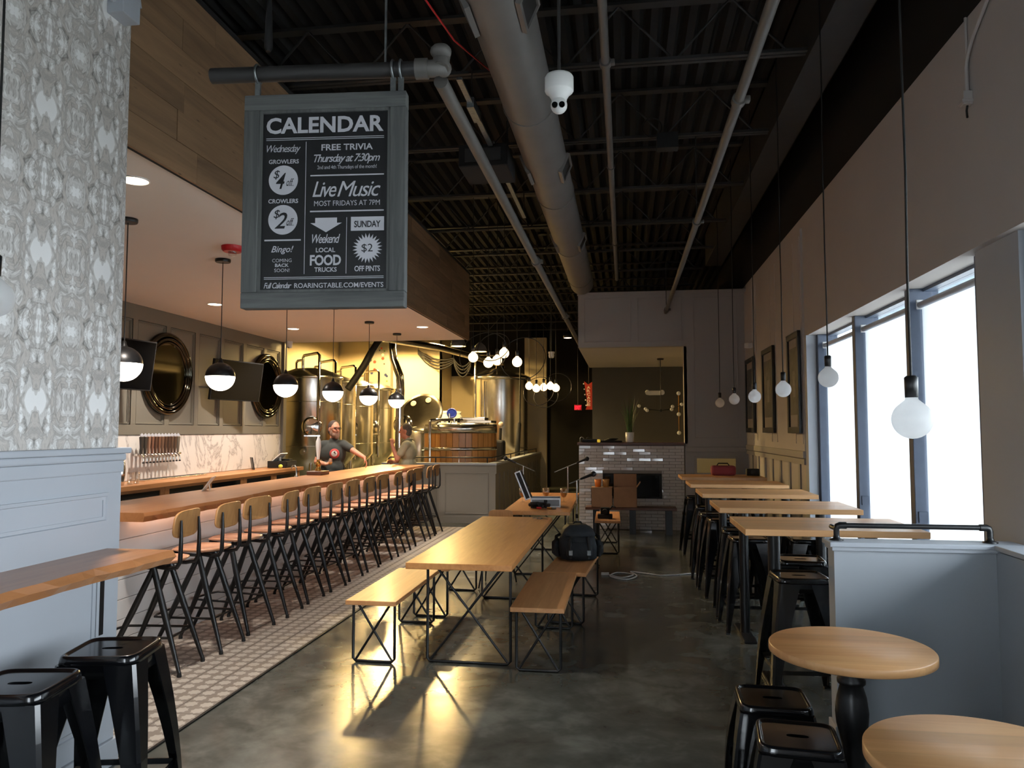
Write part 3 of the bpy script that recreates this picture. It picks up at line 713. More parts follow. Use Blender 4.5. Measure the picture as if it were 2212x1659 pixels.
def bulb_meshes(lit, r=.0625):
    prof = [(.001, -r)]
    for k in range(1, 13):
        a = -PI/2 + k*PI*.80/12; prof.append((r*math.cos(a), r*math.sin(a)))
    prof += [(.020, r*1.05), (.017, r*1.32)]
    g = MB().lathe(prof, 24).mesh('bulb', M_BULB if lit else M_FROST)
    s = MB().lathe([(.001, r*1.15), (.020, r*1.15), (.021, r*2.2), (.014, r*2.3), (.001, r*2.3)], 16).mesh('socket', M_BLKM)
    return g, s
bg_, bs_ = bulb_meshes(False); lg_, ls_ = bulb_meshes(True)
def hang_bulb(label, x, y, z, ztop, scale=1.0, group='unlit globe bulbs along the window wall'):
    e = thing('pendant_bulb', label, 'pendant lamp', (x, y, z), 0, group)
    for nm, me in (('bulb', bg_), ('socket', bs_)):
        o = link(nm, me, e); o.scale = (scale,)*3
    n = 8; h = ztop-z; b0 = .143*scale
    MB().tube([(R.uniform(-.003, .003) if 0 < k < n else 0, R.uniform(-.003, .003) if 0 < k < n else 0, b0+(h-b0)*k/n) for k in range(n+1)], .0045, 6).build('cord', M_RUBBER, e)
for i, (x, y, z) in enumerate(((1.30, 5.16, 1.99), (1.285, 6.50, 1.985), (1.29, 7.93, 1.99), (1.29, 9.37, 2.02), (1.30, 10.85, 2.03))):
    hang_bulb('unlit globe bulb on a long cord over the high tables, %s from the window' % ORD[i], x, y, z, 4.935)
hang_bulb('largest unlit globe bulb hanging in front of the bright window', 1.04, 2.98, 1.69, 4.92, 1.12, 'unlit globe bulbs over the round tables')
hang_bulb('unlit globe bulb cut off by the right edge of the picture', 1.215, 2.28, 1.69, 4.92, 1.12, 'unlit globe bulbs over the round tables')
hang_bulb('unlit globe bulb cut off by the left edge of the picture against the wallpaper', -2.262, 2.44, 2.13, 4.92, 1.12, 'unlit globe bulbs over the round tables')

def swag(label, bulbs, ztop, cx, cy, loops, seed):
    rr = random.Random(seed)
    e = thing('bulb_chandelier', label, 'chandelier', (cx, cy, ztop), 0, 'swagged bulb chandeliers')
    MB().lathe([(.07, -.03), (.075, 0), (.01, 0)], 20).build('canopy', M_BLKM, e)
    for (x, y, z) in bulbs:
        b = link('bulb', lg_, e, (x-cx, y-cy, z-ztop)); s = link('socket', ls_, b)
        h = ztop-z-.14; 
        MB().cyl((0, 0, .14), (0, 0, h+.14), .004, n=6).build('cord', M_BLKM, b)
    for (lx, lz, r, tilt) in loops:
        MB().tube([(lx-cx+r*math.cos(a*2*PI/30), .3*tilt*math.sin(a*2*PI/30), lz-ztop+r*math.sin(a*2*PI/30)) for a in range(30)], .005, 6, closed=True).build('cord_loop', M_BLKM, e)
swag('cluster of five lit globe bulbs with looped black cords in front of the soffit end', [(-1.882, 9.4, 2.569), (-1.669, 9.3, 2.49), (-1.593, 9.5, 2.536), (-1.487, 9.4, 2.616), (-1.323, 9.4, 2.503)], 4.935, -1.6, 9.4, [(-1.75, 2.62, .30, 1), (-1.25, 2.55, .28, .6), (-1.62, 2.7, .2, .8)], 1)
swag('cluster of five lit globe bulbs with looped black cords before the dark hallway', [(-1.559, 12.5, 2.383), (-1.428, 12.4, 2.336), (-1.329, 12.6, 2.365), (-1.206, 12.5, 2.38), (-1.107, 12.4, 2.341)], 4.935, -1.33, 12.5, [(-1.1, 2.36, .24, .5), (-1.4, 2.30, .25, 1), (-1.28, 2.22, .2, .7)], 2)

# ================================================================== BAR
ba = thing('bar_counter', 'long bar with live-edge wooden top and white shiplap front', 'bar', (-3.62, 5.05, 0))
MB().box(-.40, -.02, 0, 7.5, 0, 1.0).build('body', M_PANEL, ba)
for r in range(7):
    z0 = r*.143; y = 0; k = 0
    while y < 7.49:
        L = R.uniform(1.6, 2.6) if k or r % 2 else R.uniform(.5, 1.3)
        y2 = min(7.5, y+L); y2 = 7.5 if 7.5-y2 < .3 else y2
        MB().box(-.02, 0, y+.0015, y2-.0015, z0+.002, z0+.141, bev=.002, seg=1).build('shiplap_board', M_WPLANK, ba); y = y2; k += 1
MB().box(-.40, 0, -.014, 0, 0, 1.0).build('end_panel', M_WPLANK, ba)
# live edge top
N = 90; rr = random.Random(3); up = []; lo = []
for i in range(N+1):
    y = -.06+7.68*i/N
    w = .27+.018*math.sin(y*2.1)+.012*math.sin(y*5.3+1)+rr.uniform(-.006, .006)
    up.append((w-.012, y)); lo.append((w+rr.uniform(-.004, .02), y))
mb = MB(); vs = []
for i in range(N+1):
    y = up[i][1]; vs += [(-.50, y, 1.07), (up[i][0], y, 1.07), (up[i][0]+.006, y, 1.045), (lo[i][0]-.022, y, 1.006), (-.50, y, 1.006)]
fs = [(i*5+k, i*5+(k+1) % 5, (i+1)*5+(k+1) % 5, (i+1)*5+k) for i in range(N) for k in range(5)]
fs += [(0, 1, 2, 3, 4), tuple(N*5+k for k in (4, 3, 2, 1, 0))]
mb.add(vs, fs).build('live_edge_top', M_BAR, ba)
MB().box(.06, .075, .15, 7.4, .998, 1.006).build('light_strip', glow('under_bar_led', (255, 200, 166), 9), ba)
MB().box(-.5, -.02, 7.5, 7.53, 0, 1.0).build('end_panel', M_PANEL, ba)

# bar stools: local +x = back (room side)
def bar_stool():
    e = thing('bar_stool', '', 'bar stool', group='bar stools along the bar')
    # dished plywood seat
    n = 28; loops = []
    def seat_loop(s, z, dz=0):
        out = []
        for i in range(n):
            a = 2*PI*i/n; c_, s_ = math.cos(a), math.sin(a)
            rx = .205*(abs(c_)**.0); x = s*.20*math.copysign(abs(c_)**.75, c_); y = s*.195*math.copysign(abs(s_)**.75, s_)
            out.append((x-.02, y, z+dz*(-.5*(c_ < 0)*abs(c_))))
        return out
    MB().ring_loft([seat_loop(.9, .735), seat_loop(1, .748, .02), seat_loop(1, .757, .02), seat_loop(.86, .760), seat_loop(.5, .750), seat_loop(.1, .746)]).build('seat', M_SEAT, e)
    # curved back
    outl = []
    for i in range(28):
        a = 2*PI*i/28; c_, s_ = math.cos(a), math.sin(a)
        outl.append((.19*math.copysign(abs(c_)**.5, c_), .095*math.copysign(abs(s_)**.5, s_)))
    def bp(y, z, t): return (.205+t-.55*y*y+.12*z, y, 1.0+z)
    MB().ring_loft([[bp(y*.96, z*.96, -.007) for y, z in outl], [bp(y, z, -.004) for y, z in outl], [bp(y, z, .004) for y, z in outl], [bp(y*.96, z*.96, .007) for y, z in outl]]).build('backrest', M_PLY, e)
    for s in (-1, 1):
        mb = MB(); mb.tube([(.02, s*.10, .712), (.13, s*.125, .705), (.19, s*.135, .715), (.212, s*.137, .75), (.215, s*.137, .86), (.215, s*.135, .93), (.212, s*.13, 1.03)], [.013, .014, .015, .016, .014, .012, .007], 8)
        mb.build('back_post', M_BLKM, e)
        for foot, nm in (((.245, s*.175, 0), 'r'), ((-.285, s*.185, 0), 'f')):
            top = (.02, s*.115, .705); mid = tuple(t_*.6+f_*.4 for t_, f_ in zip(top, foot))
            bot = (foot[0], foot[1], .02)
            lg = MB().tube([top, mid, bot], [.020, .023, .013], 8).build('leg', M_BLKM, e)
            MB().lathe([(.015, 0), (.016, .006), (.012, .03)], 10, (foot[0], foot[1], 0)).build('foot_cap', M_RUBBER, lg)
    def lg_pt(fx, fy, z): k = 1-z/.705; return (.02+(fx-.02)*k, math.copysign(.115+(abs(fy)-.115)*k, fy), z)
    z = .25
    fr = [lg_pt(.245, -.175, z), lg_pt(-.285, -.185, z), (-.30, -.15, z), (-.325, -.08, z), (-.325, .08, z), (-.30, .15, z), lg_pt(-.285, .185, z), lg_pt(.245, .175, z)]
    MB().tube(fr, .009, 8).build('footrest', M_BLKM, e)
    MB().cyl(lg_pt(.245, -.175, z), lg_pt(.245, .175, z), .008, n=8).build('stretcher', M_BLKM, e)
    MB().tube([(-.19, -.11, .722), (-.10, -.115, .71), (.02, -.115, .704), (.02, .115, .704), (-.10, .115, .71), (-.19, .11, .722)], .012, 8).build('seat_frame', M_BLKM, e)
    return e
proto = bar_stool()
for i in range(14):
    y = 4.97+i*.5485
    place(proto, i > 0, (-3.205+R.uniform(-.02, .02), y, .009), math.radians(R.uniform(-7, 7) + (0, 4, -5)[i % 3]), '%s bar stool with copper-toned seat along the bar, counting from the wallpapered wall' % ORD[i])

# counter on the left wall
lc = thing('wall_counter', 'live-edge wooden counter on the grey wainscot wall beside the black stools', 'counter', (-2.535, 0, 0))
mb = MB(); vs = []; rr = random.Random(5); N = 40
for i in range(N+1):
    y = .5+2.98*i/N; w = .345+.012*math.sin(y*4)+rr.uniform(-.006, .006)
    vs += [(0, y, 1.07), (w-.01, y, 1.07), (w+rr.uniform(0, .015), y, 1.04), (w-.025, y, 1.005), (0, y, 1.005)]
fs = [(i*5+k, i*5+(k+1) % 5, (i+1)*5+(k+1) % 5, (i+1)*5+k) for i in range(N) for k in range(5)] + [(0, 1, 2, 3, 4), tuple(N*5+k for k in (4, 3, 2, 1, 0))]
mb.add(vs, fs).build('live_edge_top', M_BAR, lc)
for y in (3.40, 2.1, .8):
    MB().box(.0, .012, y, y+.055, .66, 1.005).build('bracket_plate', M_BLKM, lc); MB().box(.012, .24, y+.015, y+.04, .99, 1.004).build('bracket_arm', M_BLKM, lc)

# ---- black metal stools
def tolix(h, nm, cat):
    e = thing(nm, '', cat)
    S = .155; n = 32
    def rsq(s, z, rad=.05):
        out = []
        for i in range(n):
            a = 2*PI*(i+.5)/n; c_, s_ = math.cos(a), math.sin(a); p = .28
            out.append((s*math.copysign(abs(c_)**p, c_)*.985, s*math.copysign(abs(s_)**p, s_)*.985, z))
        return out
    def slot(z, k=1):
        out = []
        for i in range(n):
            a = 2*PI*(i+.5)/n; c_, s_ = math.cos(a), math.sin(a)
            out.append((.042*k*math.copysign(abs(c_)**.6, c_), .016*k*math.copysign(abs(s_)**.8, s_), z))
        return out
    mb = MB(); lerp = lambda A, B, q: [tuple(a*(1-q)+b*q for a, b in zip(u_, v_)) for u_, v_ in zip(A, B)]
    s0, s1 = slot(h-.008), rsq(S*.86, h-.008)
    mb.ring_loft([slot(h-.026, .95), s0], caps=False); mb.ring_loft([s0, lerp(s0, s1, .35), lerp(s0, s1, .7), s1], caps=False, smooth=False)
    mb.ring_loft([s1, rsq(S*.885, h-.006), rsq(S*.91, h-.001), rsq(S*.95, h), rsq(S*.985, h-.003), rsq(S*1.005, h-.010), rsq(S*1.02, h-.022), rsq(S*1.03, h-.036), rsq(S*1.005, h-.036), rsq(S*.98, h-.014)], caps=False)
    mb.ring_loft([slot(h-.026, 1.0), rsq(S*.98, h-.0145)], caps=False, smooth=False)
    mb.build('seat', M_GLOSSB, e)
    sp_ = .075*h/.76
    MB().ring_loft([rsq(S*.985, h-.03), rsq(S*1.04, h-.085), rsq(S*1.02, h-.085), rsq(S*.965, h-.03)], caps=False).build('apron', M_GLOSSB, e)
    for sx_ in (-1, 1):
        for sy_ in (-1, 1):
            st = []
            for k in range(7):
                q = k/6; z = (h-.034)*(1-q)+.004*q
                c0 = S*1.0+sp_*q + .012*math.sin(q*PI)
                w = .095*(1-q)**1.1+.030; tck = .006
                L = [(c0, c0), (c0, c0-w), (c0-tck, c0-w), (c0-tck*2.2, c0-tck*2.2), (c0-w, c0-tck), (c0-w, c0)]
                L = [(c0-.012, c0), (c0, c0-.012)] + L[1:]
                st.append([(sx_*a, sy_*b, z) for a, b in L])
            lg = MB().ring_loft(st, smooth=False).build('leg', M_GLOSSB, e)
            c0 = S+sp_; MB().cbox((sx_*(c0-.014), sy_*(c0-.014), .006), (.036, .036, .012), .003).build('foot_pad', M_RUBBER, lg)
    zc = h*.28; c0 = S+sp_*(1-zc/h)-.004
    for a in range(4):
        mb = MB(); mb.M = xf(rot=(0, 0, a*PI/2)); mb.box(-c0+.02, c0-.02, c0-.014, c0-.009, zc-.012, zc+.012); mb.build('crossbar', M_GLOSSB, e)
    return e
pt = tolix(.76, 'metal_stool', 'stool'); pt['group'] = 'tall glossy black metal stools'
SP = [((-2.105, 2.945), 12, 'tall glossy black metal stool beside the tiled strip, under the end of the wall counter'),
      ((-2.14, 2.495), 10, 'tall glossy black metal stool with slotted seat in the lower left corner of the picture'),
      ((1.06, 5.02), 3, 'tall black metal stool nearest the half wall, tucked under the nearest high table'),
      ((1.21, 5.66), -4, 'tall black metal stool just behind the one at the nearest high table'),
      ((1.70, 5.66), 5, 'tall black metal stool behind the half wall at the window end of the nearest table'),
      ((1.02, 6.72), 2, 'tall black metal stool under the aisle end of the second high table'),
      ((1.50, 6.74), 0, 'tall black metal stool under the window end of the second high table'),
      ((1.02, 7.24), -3, 'tall black metal stool between the second and third high tables on the aisle side'),
      ((1.50, 7.25), 3, 'tall black metal stool between the second and third high tables on the window side'),
      ((.98, 8.08), 4, 'tall black metal stool under the aisle end of the third high table'),
      ((1.48, 8.09), -2, 'tall black metal stool under the window end of the third high table'),
      ((.95, 8.62), 2, 'tall black metal stool between the third and fourth high tables on the aisle side'),
      ((.98, 9.39), -3, 'tall black metal stool under the aisle end of the fourth high table'),
      ((1.48, 9.75), 0, 'tall black metal stool behind the window end of the fourth high table'),
      ((.97, 10.71), 3, 'tall black metal stool under the aisle end of the farthest high table'),
      ((1.47, 11.15), 0, 'tall black metal stool behind the farthest high table')]
for i, ((x, y), a, lb) in enumerate(SP): place(pt, i > 0, (x, y, 0), math.radians(a), lb)
ps = tolix(.46, 'low_stool', 'stool'); ps['group'] = 'low glossy black metal stools'
place(ps, False, (.645, 3.645, 0), math.radians(-2), 'low glossy black metal stool beside the half wall and first round table')
place(ps, True, (.66, 3.21, 0), math.radians(-6), 'low glossy black metal stool nearest the camera, between the two round tables')

# ---- high tables
def high_table():
    e = thing('high_table', '', 'table', group='high oak tables along the window')
    MB().box(-.53, .53, -.35, .35, 1.01, 1.05, bev=.004).build('tabletop', M_OAKX, e)
    for s in (-1, 1):
        MB().cyl((s*.30, 0, .02), (s*.30, 0, 1.0), .038, n=18).build('post', M_BLKM, e)
        MB().cbox((s*.30, 0, 1.003), (.16, .40, .012)).build('mount_plate', M_BLKM, e); MB().cbox((s*.30, 0, .012), (.10, .56, .024), .008).build('base', M_BLKM, e)
    return e
ph = high_table()
for i, y in enumerate((5.215, 6.50, 7.85, 9.15, 10.47)):
    place(ph, i > 0, (1.25, y, 0), 0, ['oak high table nearest the half wall and pipe rail', 'second oak high table from the half wall, before the window', 'middle one of the five oak high tables', 'fourth oak high table from the half wall', 'farthest oak high table, in front of the wall niche'][i])
# ---- round tables
def round_table():
    e = thing('round_table', '', 'table', group='round oak tables on turned black pedestals')
    MB().lathe([(.001, .713), (.317, .713), (.325, .718), (.325, .745), (.321, .75), (.001, .75)], 72).build('tabletop', M_OAKX, e)
    MB().lathe([(.036, .03), (.045, .05), (.05, .10), (.046, .14), (.058, .16), (.048, .18), (.044, .24), (.05, .30), (.040, .33), (.046, .36), (.062, .43), (.066, .48), (.058, .545), (.045, .59), (.056, .60), (.056, .615), (.044, .63), (.043, .70)], 28).build('pedestal', M_BLKM, e)
    for a in (0, 100, -100):
        a = math.radians(a); MB().tube([(.0, 0, .07), (.12*math.cos(a), .12*math.sin(a), .055), (.22*math.cos(a), .22*math.sin(a), .018)], [.028, .024, .018], 10).build('foot', M_BLKM, e)
    MB().cbox((0, 0, .706), (.22, .22, .012)).build('mount_plate', M_BLKM, e)
    return e
pr = round_table()
place(pr, False, (.925, 3.43, 0), 0, 'round oak table on a turned black pedestal in front of the half wall')
place(pr, True, (.992, 2.335, 0), 0, 'round oak table cut off by the lower right corner of the picture')

# ---- pipe rail on the half wall
rl = thing('pipe_rail', 'black pipe rail with elbows and flanges on top of the half wall', 'rail', (0, 4.30, 1.07))
MB().cyl((1.135, 0, .078), (1.83, 0, .078), .0135, n=12).build('rail_tube', M_BLKM, rl)
for x, s in ((1.105, 1), (1.86, -1)):
    MB().lathe([(.034, 0), (.036, .006), (.018, .012), (.018, .02), (.012, .03)], 18, (x, 0, 0)).build('flange', M_BLKM, rl)
    MB().tube([(x, 0, .02), (x, 0, .06), (x+s*.006, 0, .072), (x+s*.018, 0, .078), (x+s*.05, 0, .078)], [.015, .015, .018, .018, .018], 12).build('elbow', M_BLKM, rl)
MB().cyl((1.105, .012, .06), (1.105, .10, .06), .0135, n=12).build('side_stub', M_BLKM, rl)

# ---- trestle tables and benches
def trestle(e, w, y, h, r, nm='leg_frame'):
    f = MB().tube([(-w/2, y, h), (-w/2, y, .03), (-w/2+.02, y, r), (w/2-.02, y, r), (w/2, y, .03), (w/2, y, h)], r, 8).build(nm, M_BLKM, e)
    for s in (-1, 1): MB().cyl((s*(w/2-.03), y, h), (-s*(w/2-.02), y, .02), r*.85, n=8).build('cross_brace', M_BLKM, f)
def dining(nm, label, cx, cy, w, L, h, th, inset, fw_, m, rz=0, group=None, cat='table'):
    e = thing(nm, label, cat, (cx, cy, 0), rz, group)
    MB().box(-w/2, w/2, -L/2, L/2, h-th, h, bev=.004).build('tabletop' if cat == 'table' else 'seat_board', m, e)
    for s in (-1, 1): trestle(e, fw_, s*(L/2-inset), h-th, .0105)
    return e
dining('dining_table', 'long oak dining table with black rod legs in the middle of the floor', -1.11, 6.47, .725, 2.83, .76, .042, .36, .60, M_OAK, group='long oak dining tables')
dining('dining_table', 'far oak dining table carrying the open metal case', -1.0, 9.72, .74, 2.55, .76, .042, .36, .60, M_OAK, math.radians(1.0), group='long oak dining tables')
BG = 'oak benches with black rod legs'
dining('bench', 'oak bench nearest the camera on the bar side of the long table', -1.785, 5.91, .37, 1.30, .45, .032, .085, .305, M_BENCH, 0, BG, 'bench')
dining('bench', 'oak bench behind the nearest bench on the bar side', -1.70, 7.27, .37, 1.30, .45, .032, .085, .305, M_BENCH, math.radians(-2), BG, 'bench')
dining('bench', 'reddish oak bench nearest the camera on the aisle side of the long table', -.60, 5.88, .37, 1.32, .45, .032, .085, .305, M_BENCH, 0, BG, 'bench')
dining('bench', 'oak bench under the black backpack', -.475, 7.20, .37, 1.30, .45, .032, .085, .305, M_BENCH, math.radians(-4), BG, 'bench')
dining('bench', 'small oak bench in front of the cardboard boxes', -.25, 10.93, .34, 1.2, .45, .032, .085, .29, M_BENCH, math.radians(1), BG, 'bench')
# wooden chair behind the long table
ch = thing('dining_chair', 'plywood-backed chair standing behind the far end of the long oak table', 'chair', (-1.35, 8.12, 0), math.radians(-90))
MB().box(-.17, .17, -.18, .18, .435, .45, bev=.006).build('seat', M_PLY, ch)
mb = MB(); mb.ring_loft([[(-.19+t, .135*math.copysign(abs(math.cos(a))**.45, math.cos(a)), .705+.08*math.copysign(abs(math.sin(a))**.45, math.sin(a))) for a in [2*PI*i/28 for i in range(28)]] for t in (-.007, .007)]); mb.build('backrest', M_PLY, ch)
for s in (-1, 1):
    MB().tube([(-.14, s*.1, .43), (-.185, s*.1, .44), (-.205, s*.1, .5), (-.205, s*.1, .74)], .009, 8).build('back_post', M_BLKM, ch)
    for fx in (-.2, .2): MB().tube([(0, s*.12, .43), (fx, s*.17, .01)], [.012, .008], 8).build('leg', M_BLKM, ch)

# dark bench with boxes before the fireplace
db = thing('hearth_bench', 'dark wooden bench with black slab legs in front of the tiled fireplace', 'bench', (.08, 12.55, 0))
MB().box(-.72, .72, -.17, .17, .385, .425, bev=.004).build('seat_board', M_WALNUT, db)
for x in (.03, .60, -.55): MB().box(x-.05, x+.05, -.14, .14, 0, .385).build('leg', M_BLKM, db)
def carton(label, x, y, z, w, d, h, flap=False):
    e = thing('cardboard_box', label, 'box', (x, y, z), 0, 'cardboard boxes on the hearth bench')
    t_ = .005
    mb = MB(); mb.box(-w/2, w/2, -d/2, -d/2+t_, 0, h); mb.box(-w/2, w/2, d/2-t_, d/2, 0, h); mb.box(-w/2, -w/2+t_, -d/2, d/2, 0, h); mb.box(w/2-t_, w/2, -d/2, d/2, 0, h); mb.box(-w/2, w/2, -d/2, d/2, 0, t_)
    mb.build('carton', M_CARD, e)
    if flap:
        mb = MB(); mb.M = xf((0, d/2, h), (math.radians(-8), 0, 0)); mb.box(-w/2, w/2, -.003, .003, 0, .20); mb.build('open_flap', M_CARD, e)
        mb = MB(); mb.M = xf((w/2, 0, h), (0, math.radians(35), 0)); mb.box(-.003, .003, -d/2, d/2, 0, .10); mb.build('open_flap', M_CARD, e)
    else:
        MB().box(-w/2, w/2, -d/2, d/2, h, h+.004).build('lid', M_CARD, e); MB().box(-.02, .02, -d/2-.002, d/2+.002, h+.004, h+.006).build('packing_tape', plain('packing_tape', (190, 150, 100), .3), e)
carton('closed cardboard box on the dark bench, left one beside the microphone stand', -.375, 12.52, .425, .335, .28, .31)
carton('open cardboard box with raised flap on the dark bench', -.005, 12.52, .425, .37, .28, .32, True)
for i, x in enumerate((-.44, -.31)):
    e = thing('paper_cup', ['orange paper cup on top of the closed cardboard box, nearer the microphone', 'tan paper cup on top of the closed cardboard box, nearer the open box'][i], 'cup', (x, 12.52, .741), 0, 'cups on the cardboard box')
    MB().lathe([(.001, 0), (.045, 0), (.055, .12), (.052, .12), (.043, .005), (.001, .005)], 20).build('cup_wall', plain('cup_%d' % i, ((220, 120, 40), (170, 120, 60))[i], .6), e)
    MB().tube([(.0555*math.cos(a*PI/10), .0555*math.sin(a*PI/10), .12) for a in range(20)], .003, 5, closed=True).build('rolled_rim', M_CARD, e)

# backpack on the bench
bp_ = thing('backpack', 'black backpack with straps and buckles lying on the oak bench', 'backpack', (-.455, 7.33, .45), math.radians(8))
rj = random.Random(21)
def blob(loops, m, nm, parent):
    out = []
    for l in loops:
        c_ = sum((Vector(p) for p in l), Vector())/len(l); ph_ = rj.uniform(0, 6)
        out.append([tuple(c_+(Vector(p)-c_)*(1+.05*math.sin(k*1.3+ph_)+rj.uniform(-.035, .035))) for k, p in enumerate(l)])
    return MB().ring_loft(out).build(nm, m, parent)
def ell(cx, cy, z, rx, ry, n=20, p=.7): return [(cx+rx*math.copysign(abs(math.cos(a))**p, math.cos(a)), cy+ry*math.copysign(abs(math.sin(a))**p, math.sin(a)), z) for a in [2*PI*i/n for i in range(n)]]
blob([ell(0, 0, .0, .15, .18), ell(0, 0, .02, .18, .22), ell(0, 0, .12, .185, .225), ell(0, 0, .20, .165, .20), ell(-.01, 0, .27, .13, .165), ell(-.01, .01, .31, .07, .10)], M_FABRIC, 'main_bag', bp_)
blob([ell(0, -.20, .03, .10, .05), ell(0, -.215, .06, .12, .06), ell(0, -.21, .13, .115, .055), ell(0, -.20, .17, .08, .03)], M_FABRIC, 'front_pocket', bp_)
for s in (-1, 1):
    MB().tube([(s*.07, -.15, .26), (s*.085, -.235, .17), (s*.085, -.255, .10), (s*.08, -.265, .03)], .014, 6).build('compression_strap', M_RUBBER, bp_)
    MB().cbox((s*.083, -.275, .085), (.035, .016, .045), .004).build('buckle', M_GALV, bp_)
    MB().tube([(s*.15, .05, .22), (s*.20, .0, .20), (s*.21, -.08, .12), (s*.19, -.12, .03)], .016, 6).build('shoulder_strap', M_RUBBER, bp_)
blob([ell(0, -.05, .215, .15, .15), ell(0, -.06, .235, .165, .165), ell(0, -.05, .285, .14, .14), ell(-.01, -.02, .318, .085, .09)], M_FABRIC, 'top_flap', bp_)
for s in (-1, 1): blob([ell(s*.185, .02, .02, .03, .10), ell(s*.20, .02, .05, .045, .12), ell(s*.20, .02, .14, .04, .11), ell(s*.185, .02, .17, .02, .08)], M_FABRIC, 'side_pocket', bp_)
MB().tube([(-.05, .0, .30), (-.03, -.01, .335), (.03, -.01, .335), (.05, 0, .30)], .009, 6).build('grab_handle', M_RUBBER, bp_)

# ================================================================== BACK BAR
bw = tag(MB().box(-5.785, -5.26, 6.4, 12.05, 1.0, 1.055, bev=.004).build('back_bar_worktop', M_BACKBAR), 'long wooden worktop along the wall under the marble backsplash', 'worktop')
cab_names = ['hidden behind the wallpapered wall', 'below the steel shakers', 'below the beer taps', 'below the tap drip tray', 'below the small menu frame', 'below the cash till']
for i in range(6):
    y0 = 6.42+i*.935; e = thing('back_bar_cabinet', 'wood-framed cabinet with dark door, ' + cab_names[i], 'cabinet', (-5.78, y0, 0), 0, 'back bar cabinets')
    MB().box(0, .44, .003, .932, .06, 1.0).build('body', M_BACKBAR, e)
    for a in ((.003, .09, .06, 1.0), (.845, .932, .06, 1.0)): MB().box(.44, .46, *a).build('stile', M_BACKBAR, e)
    MB().box(.44, .46, .09, .845, .965, 1.0).build('rail', M_BACKBAR, e); MB().box(.44, .46, .09, .845, .06, .12).build('rail', M_BACKBAR, e)
    d = MB().box(.43, .452, .095, .84, .125, .96).build('door', M_SCREEN, e); MB().cyl((.47, .14, .45), (.47, .14, .65), .008, n=8).build('handle', M_STEEL, d)
    MB().box(.02, .40, .003, .932, 0, .06).build('plinth', M_RUBBER, e)
# beer taps
tp = thing('tap_tower', 'row of beer faucets in the marble wall with a steel shank bar', 'beer taps', (-5.785, 8.35, 1.36))
MB().cyl((.09, -.06, 0), (.09, .84, 0), .014, n=10).build('shank_bar', M_CHROME, tp)
for k in range(12):
    y = k*.068
    MB().cyl((0, y, .0), (.10, y, .0), .012, n=10).build('shank', M_CHROME, tp)
    f = MB().tube([(.10, y, .005), (.125, y, -.01), (.14, y, -.05), (.14, y, -.085)], [.014, .013, .010, .008], 8).build('faucet', M_CHROME, tp)
    MB().cyl((.14, y, -.085), (.14, y, -.10), .014, n=10).build('faucet_cap', M_RUBBER, f)
hc = [(54, 50, 47), (60, 55, 50), (150, 112, 90), (128, 88, 70), (104, 70, 54), (118, 82, 64), (126, 94, 74), (88, 62, 48), (84, 60, 48), (104, 80, 64), (88, 66, 52), (124, 114, 100)]
hn = ['dark', 'charcoal', 'pale copper', 'copper', 'chestnut', 'russet', 'tan', 'deep brown', 'brown', 'hazel', 'umber', 'grey']
for k in range(12):
    y = 8.35+k*.068
    e = thing('beer_paddle', '%s wooden tap handle with pale diamond tip, %s from the shakers' % (hn[k], ORD[k]), 'tap handle', (-5.675, y, 1.372), 0, 'tap handles')
    hm = wood('tap_handle_wood_%d' % k, hc[k], tuple(int(v*.7) for v in hc[k]), 'z', 30, .4, .1)
    MB().ring_loft([[(a, b, z) for a, b in ((-.008*s, -.012*s), (.008*s, -.012*s), (.008*s, .012*s), (-.008*s, .012*s))] for s, z in ((1, 0), (1.3, .05), (1.9, .17), (2.1, .20), (1.2, .205))], smooth=False).build('paddle', hm, e)
    mb = MB(); mb.M = xf((0, 0, .222), (PI/4, 0, math.radians(-25))); mb.box(-.006, .006, -.017, .017, -.017, .017); mb.build('diamond_tip', M_PRINT, e)
dt = thing('drip_tray', 'slim steel drip tray on the back bar worktop under the taps', 'tray', (-5.62, 8.35, 1.055))
MB().box(-.07, .07, -.1, 1.25, 0, .018, bev=.004).build('tray', M_STEEL, dt); MB().box(-.055, .055, -.08, 1.23, .018, .020).build('grate', M_RUBBER, dt)
sk = ['tall steel cocktail shaker at the front of the group beside the wall', 'second steel cocktail shaker behind the tall one', 'short steel cocktail shaker half hidden by the chair rail']
for i, (x, y, h) in enumerate(((-5.42, 7.62, .30), (-5.52, 7.50, .34), (-5.36, 7.46, .24))):
    e = thing('cocktail_shaker', sk[i], 'shaker', (x, y, 1.055), 0, 'steel shakers'); 
    MB().lathe([(.001, 0), (.038, 0), (.042, .01), (.052, h*.62), (.050, h*.64)], 20).build('cup', M_CHROME, e); MB().lathe([(.0505, h*.64), (.046, h*.8), (.028, h*.93), (.02, h*.95), (.018, h), (.001, h)], 20).build('cap', M_CHROME, e)
for i, y in enumerate((7.82, 7.93)):
    e = thing('copper_mug', ['pinkish glass tumbler nearest the shakers', 'pinkish glass tumbler nearest the taps'][i], 'tumbler', (-5.44, y, 1.055), 0, 'tumblers')
    MB().lathe([(.001, .0), (.03, .0), (.035, .13), (.033, .13), (.028, .006), (.001, .006)], 18).build('glass_wall', M_CLEAR, e); MB().lathe([(.001, 0), (.0295, 0), (.0295, .006)], 18).build('glass_base', M_CLEAR, e)
mf = thing('menu_frame', 'small dark framed menu card standing on the back bar', 'picture frame', (-5.62, 11.02, 1.055), math.radians(40))
mb = MB(); mb.M = xf((0, 0, 0), (0, math.radians(-10), 0)); mb.box(-.008, .008, -.07, .07, 0, .19, bev=.003); mb.build('frame', M_BLKM, mf)
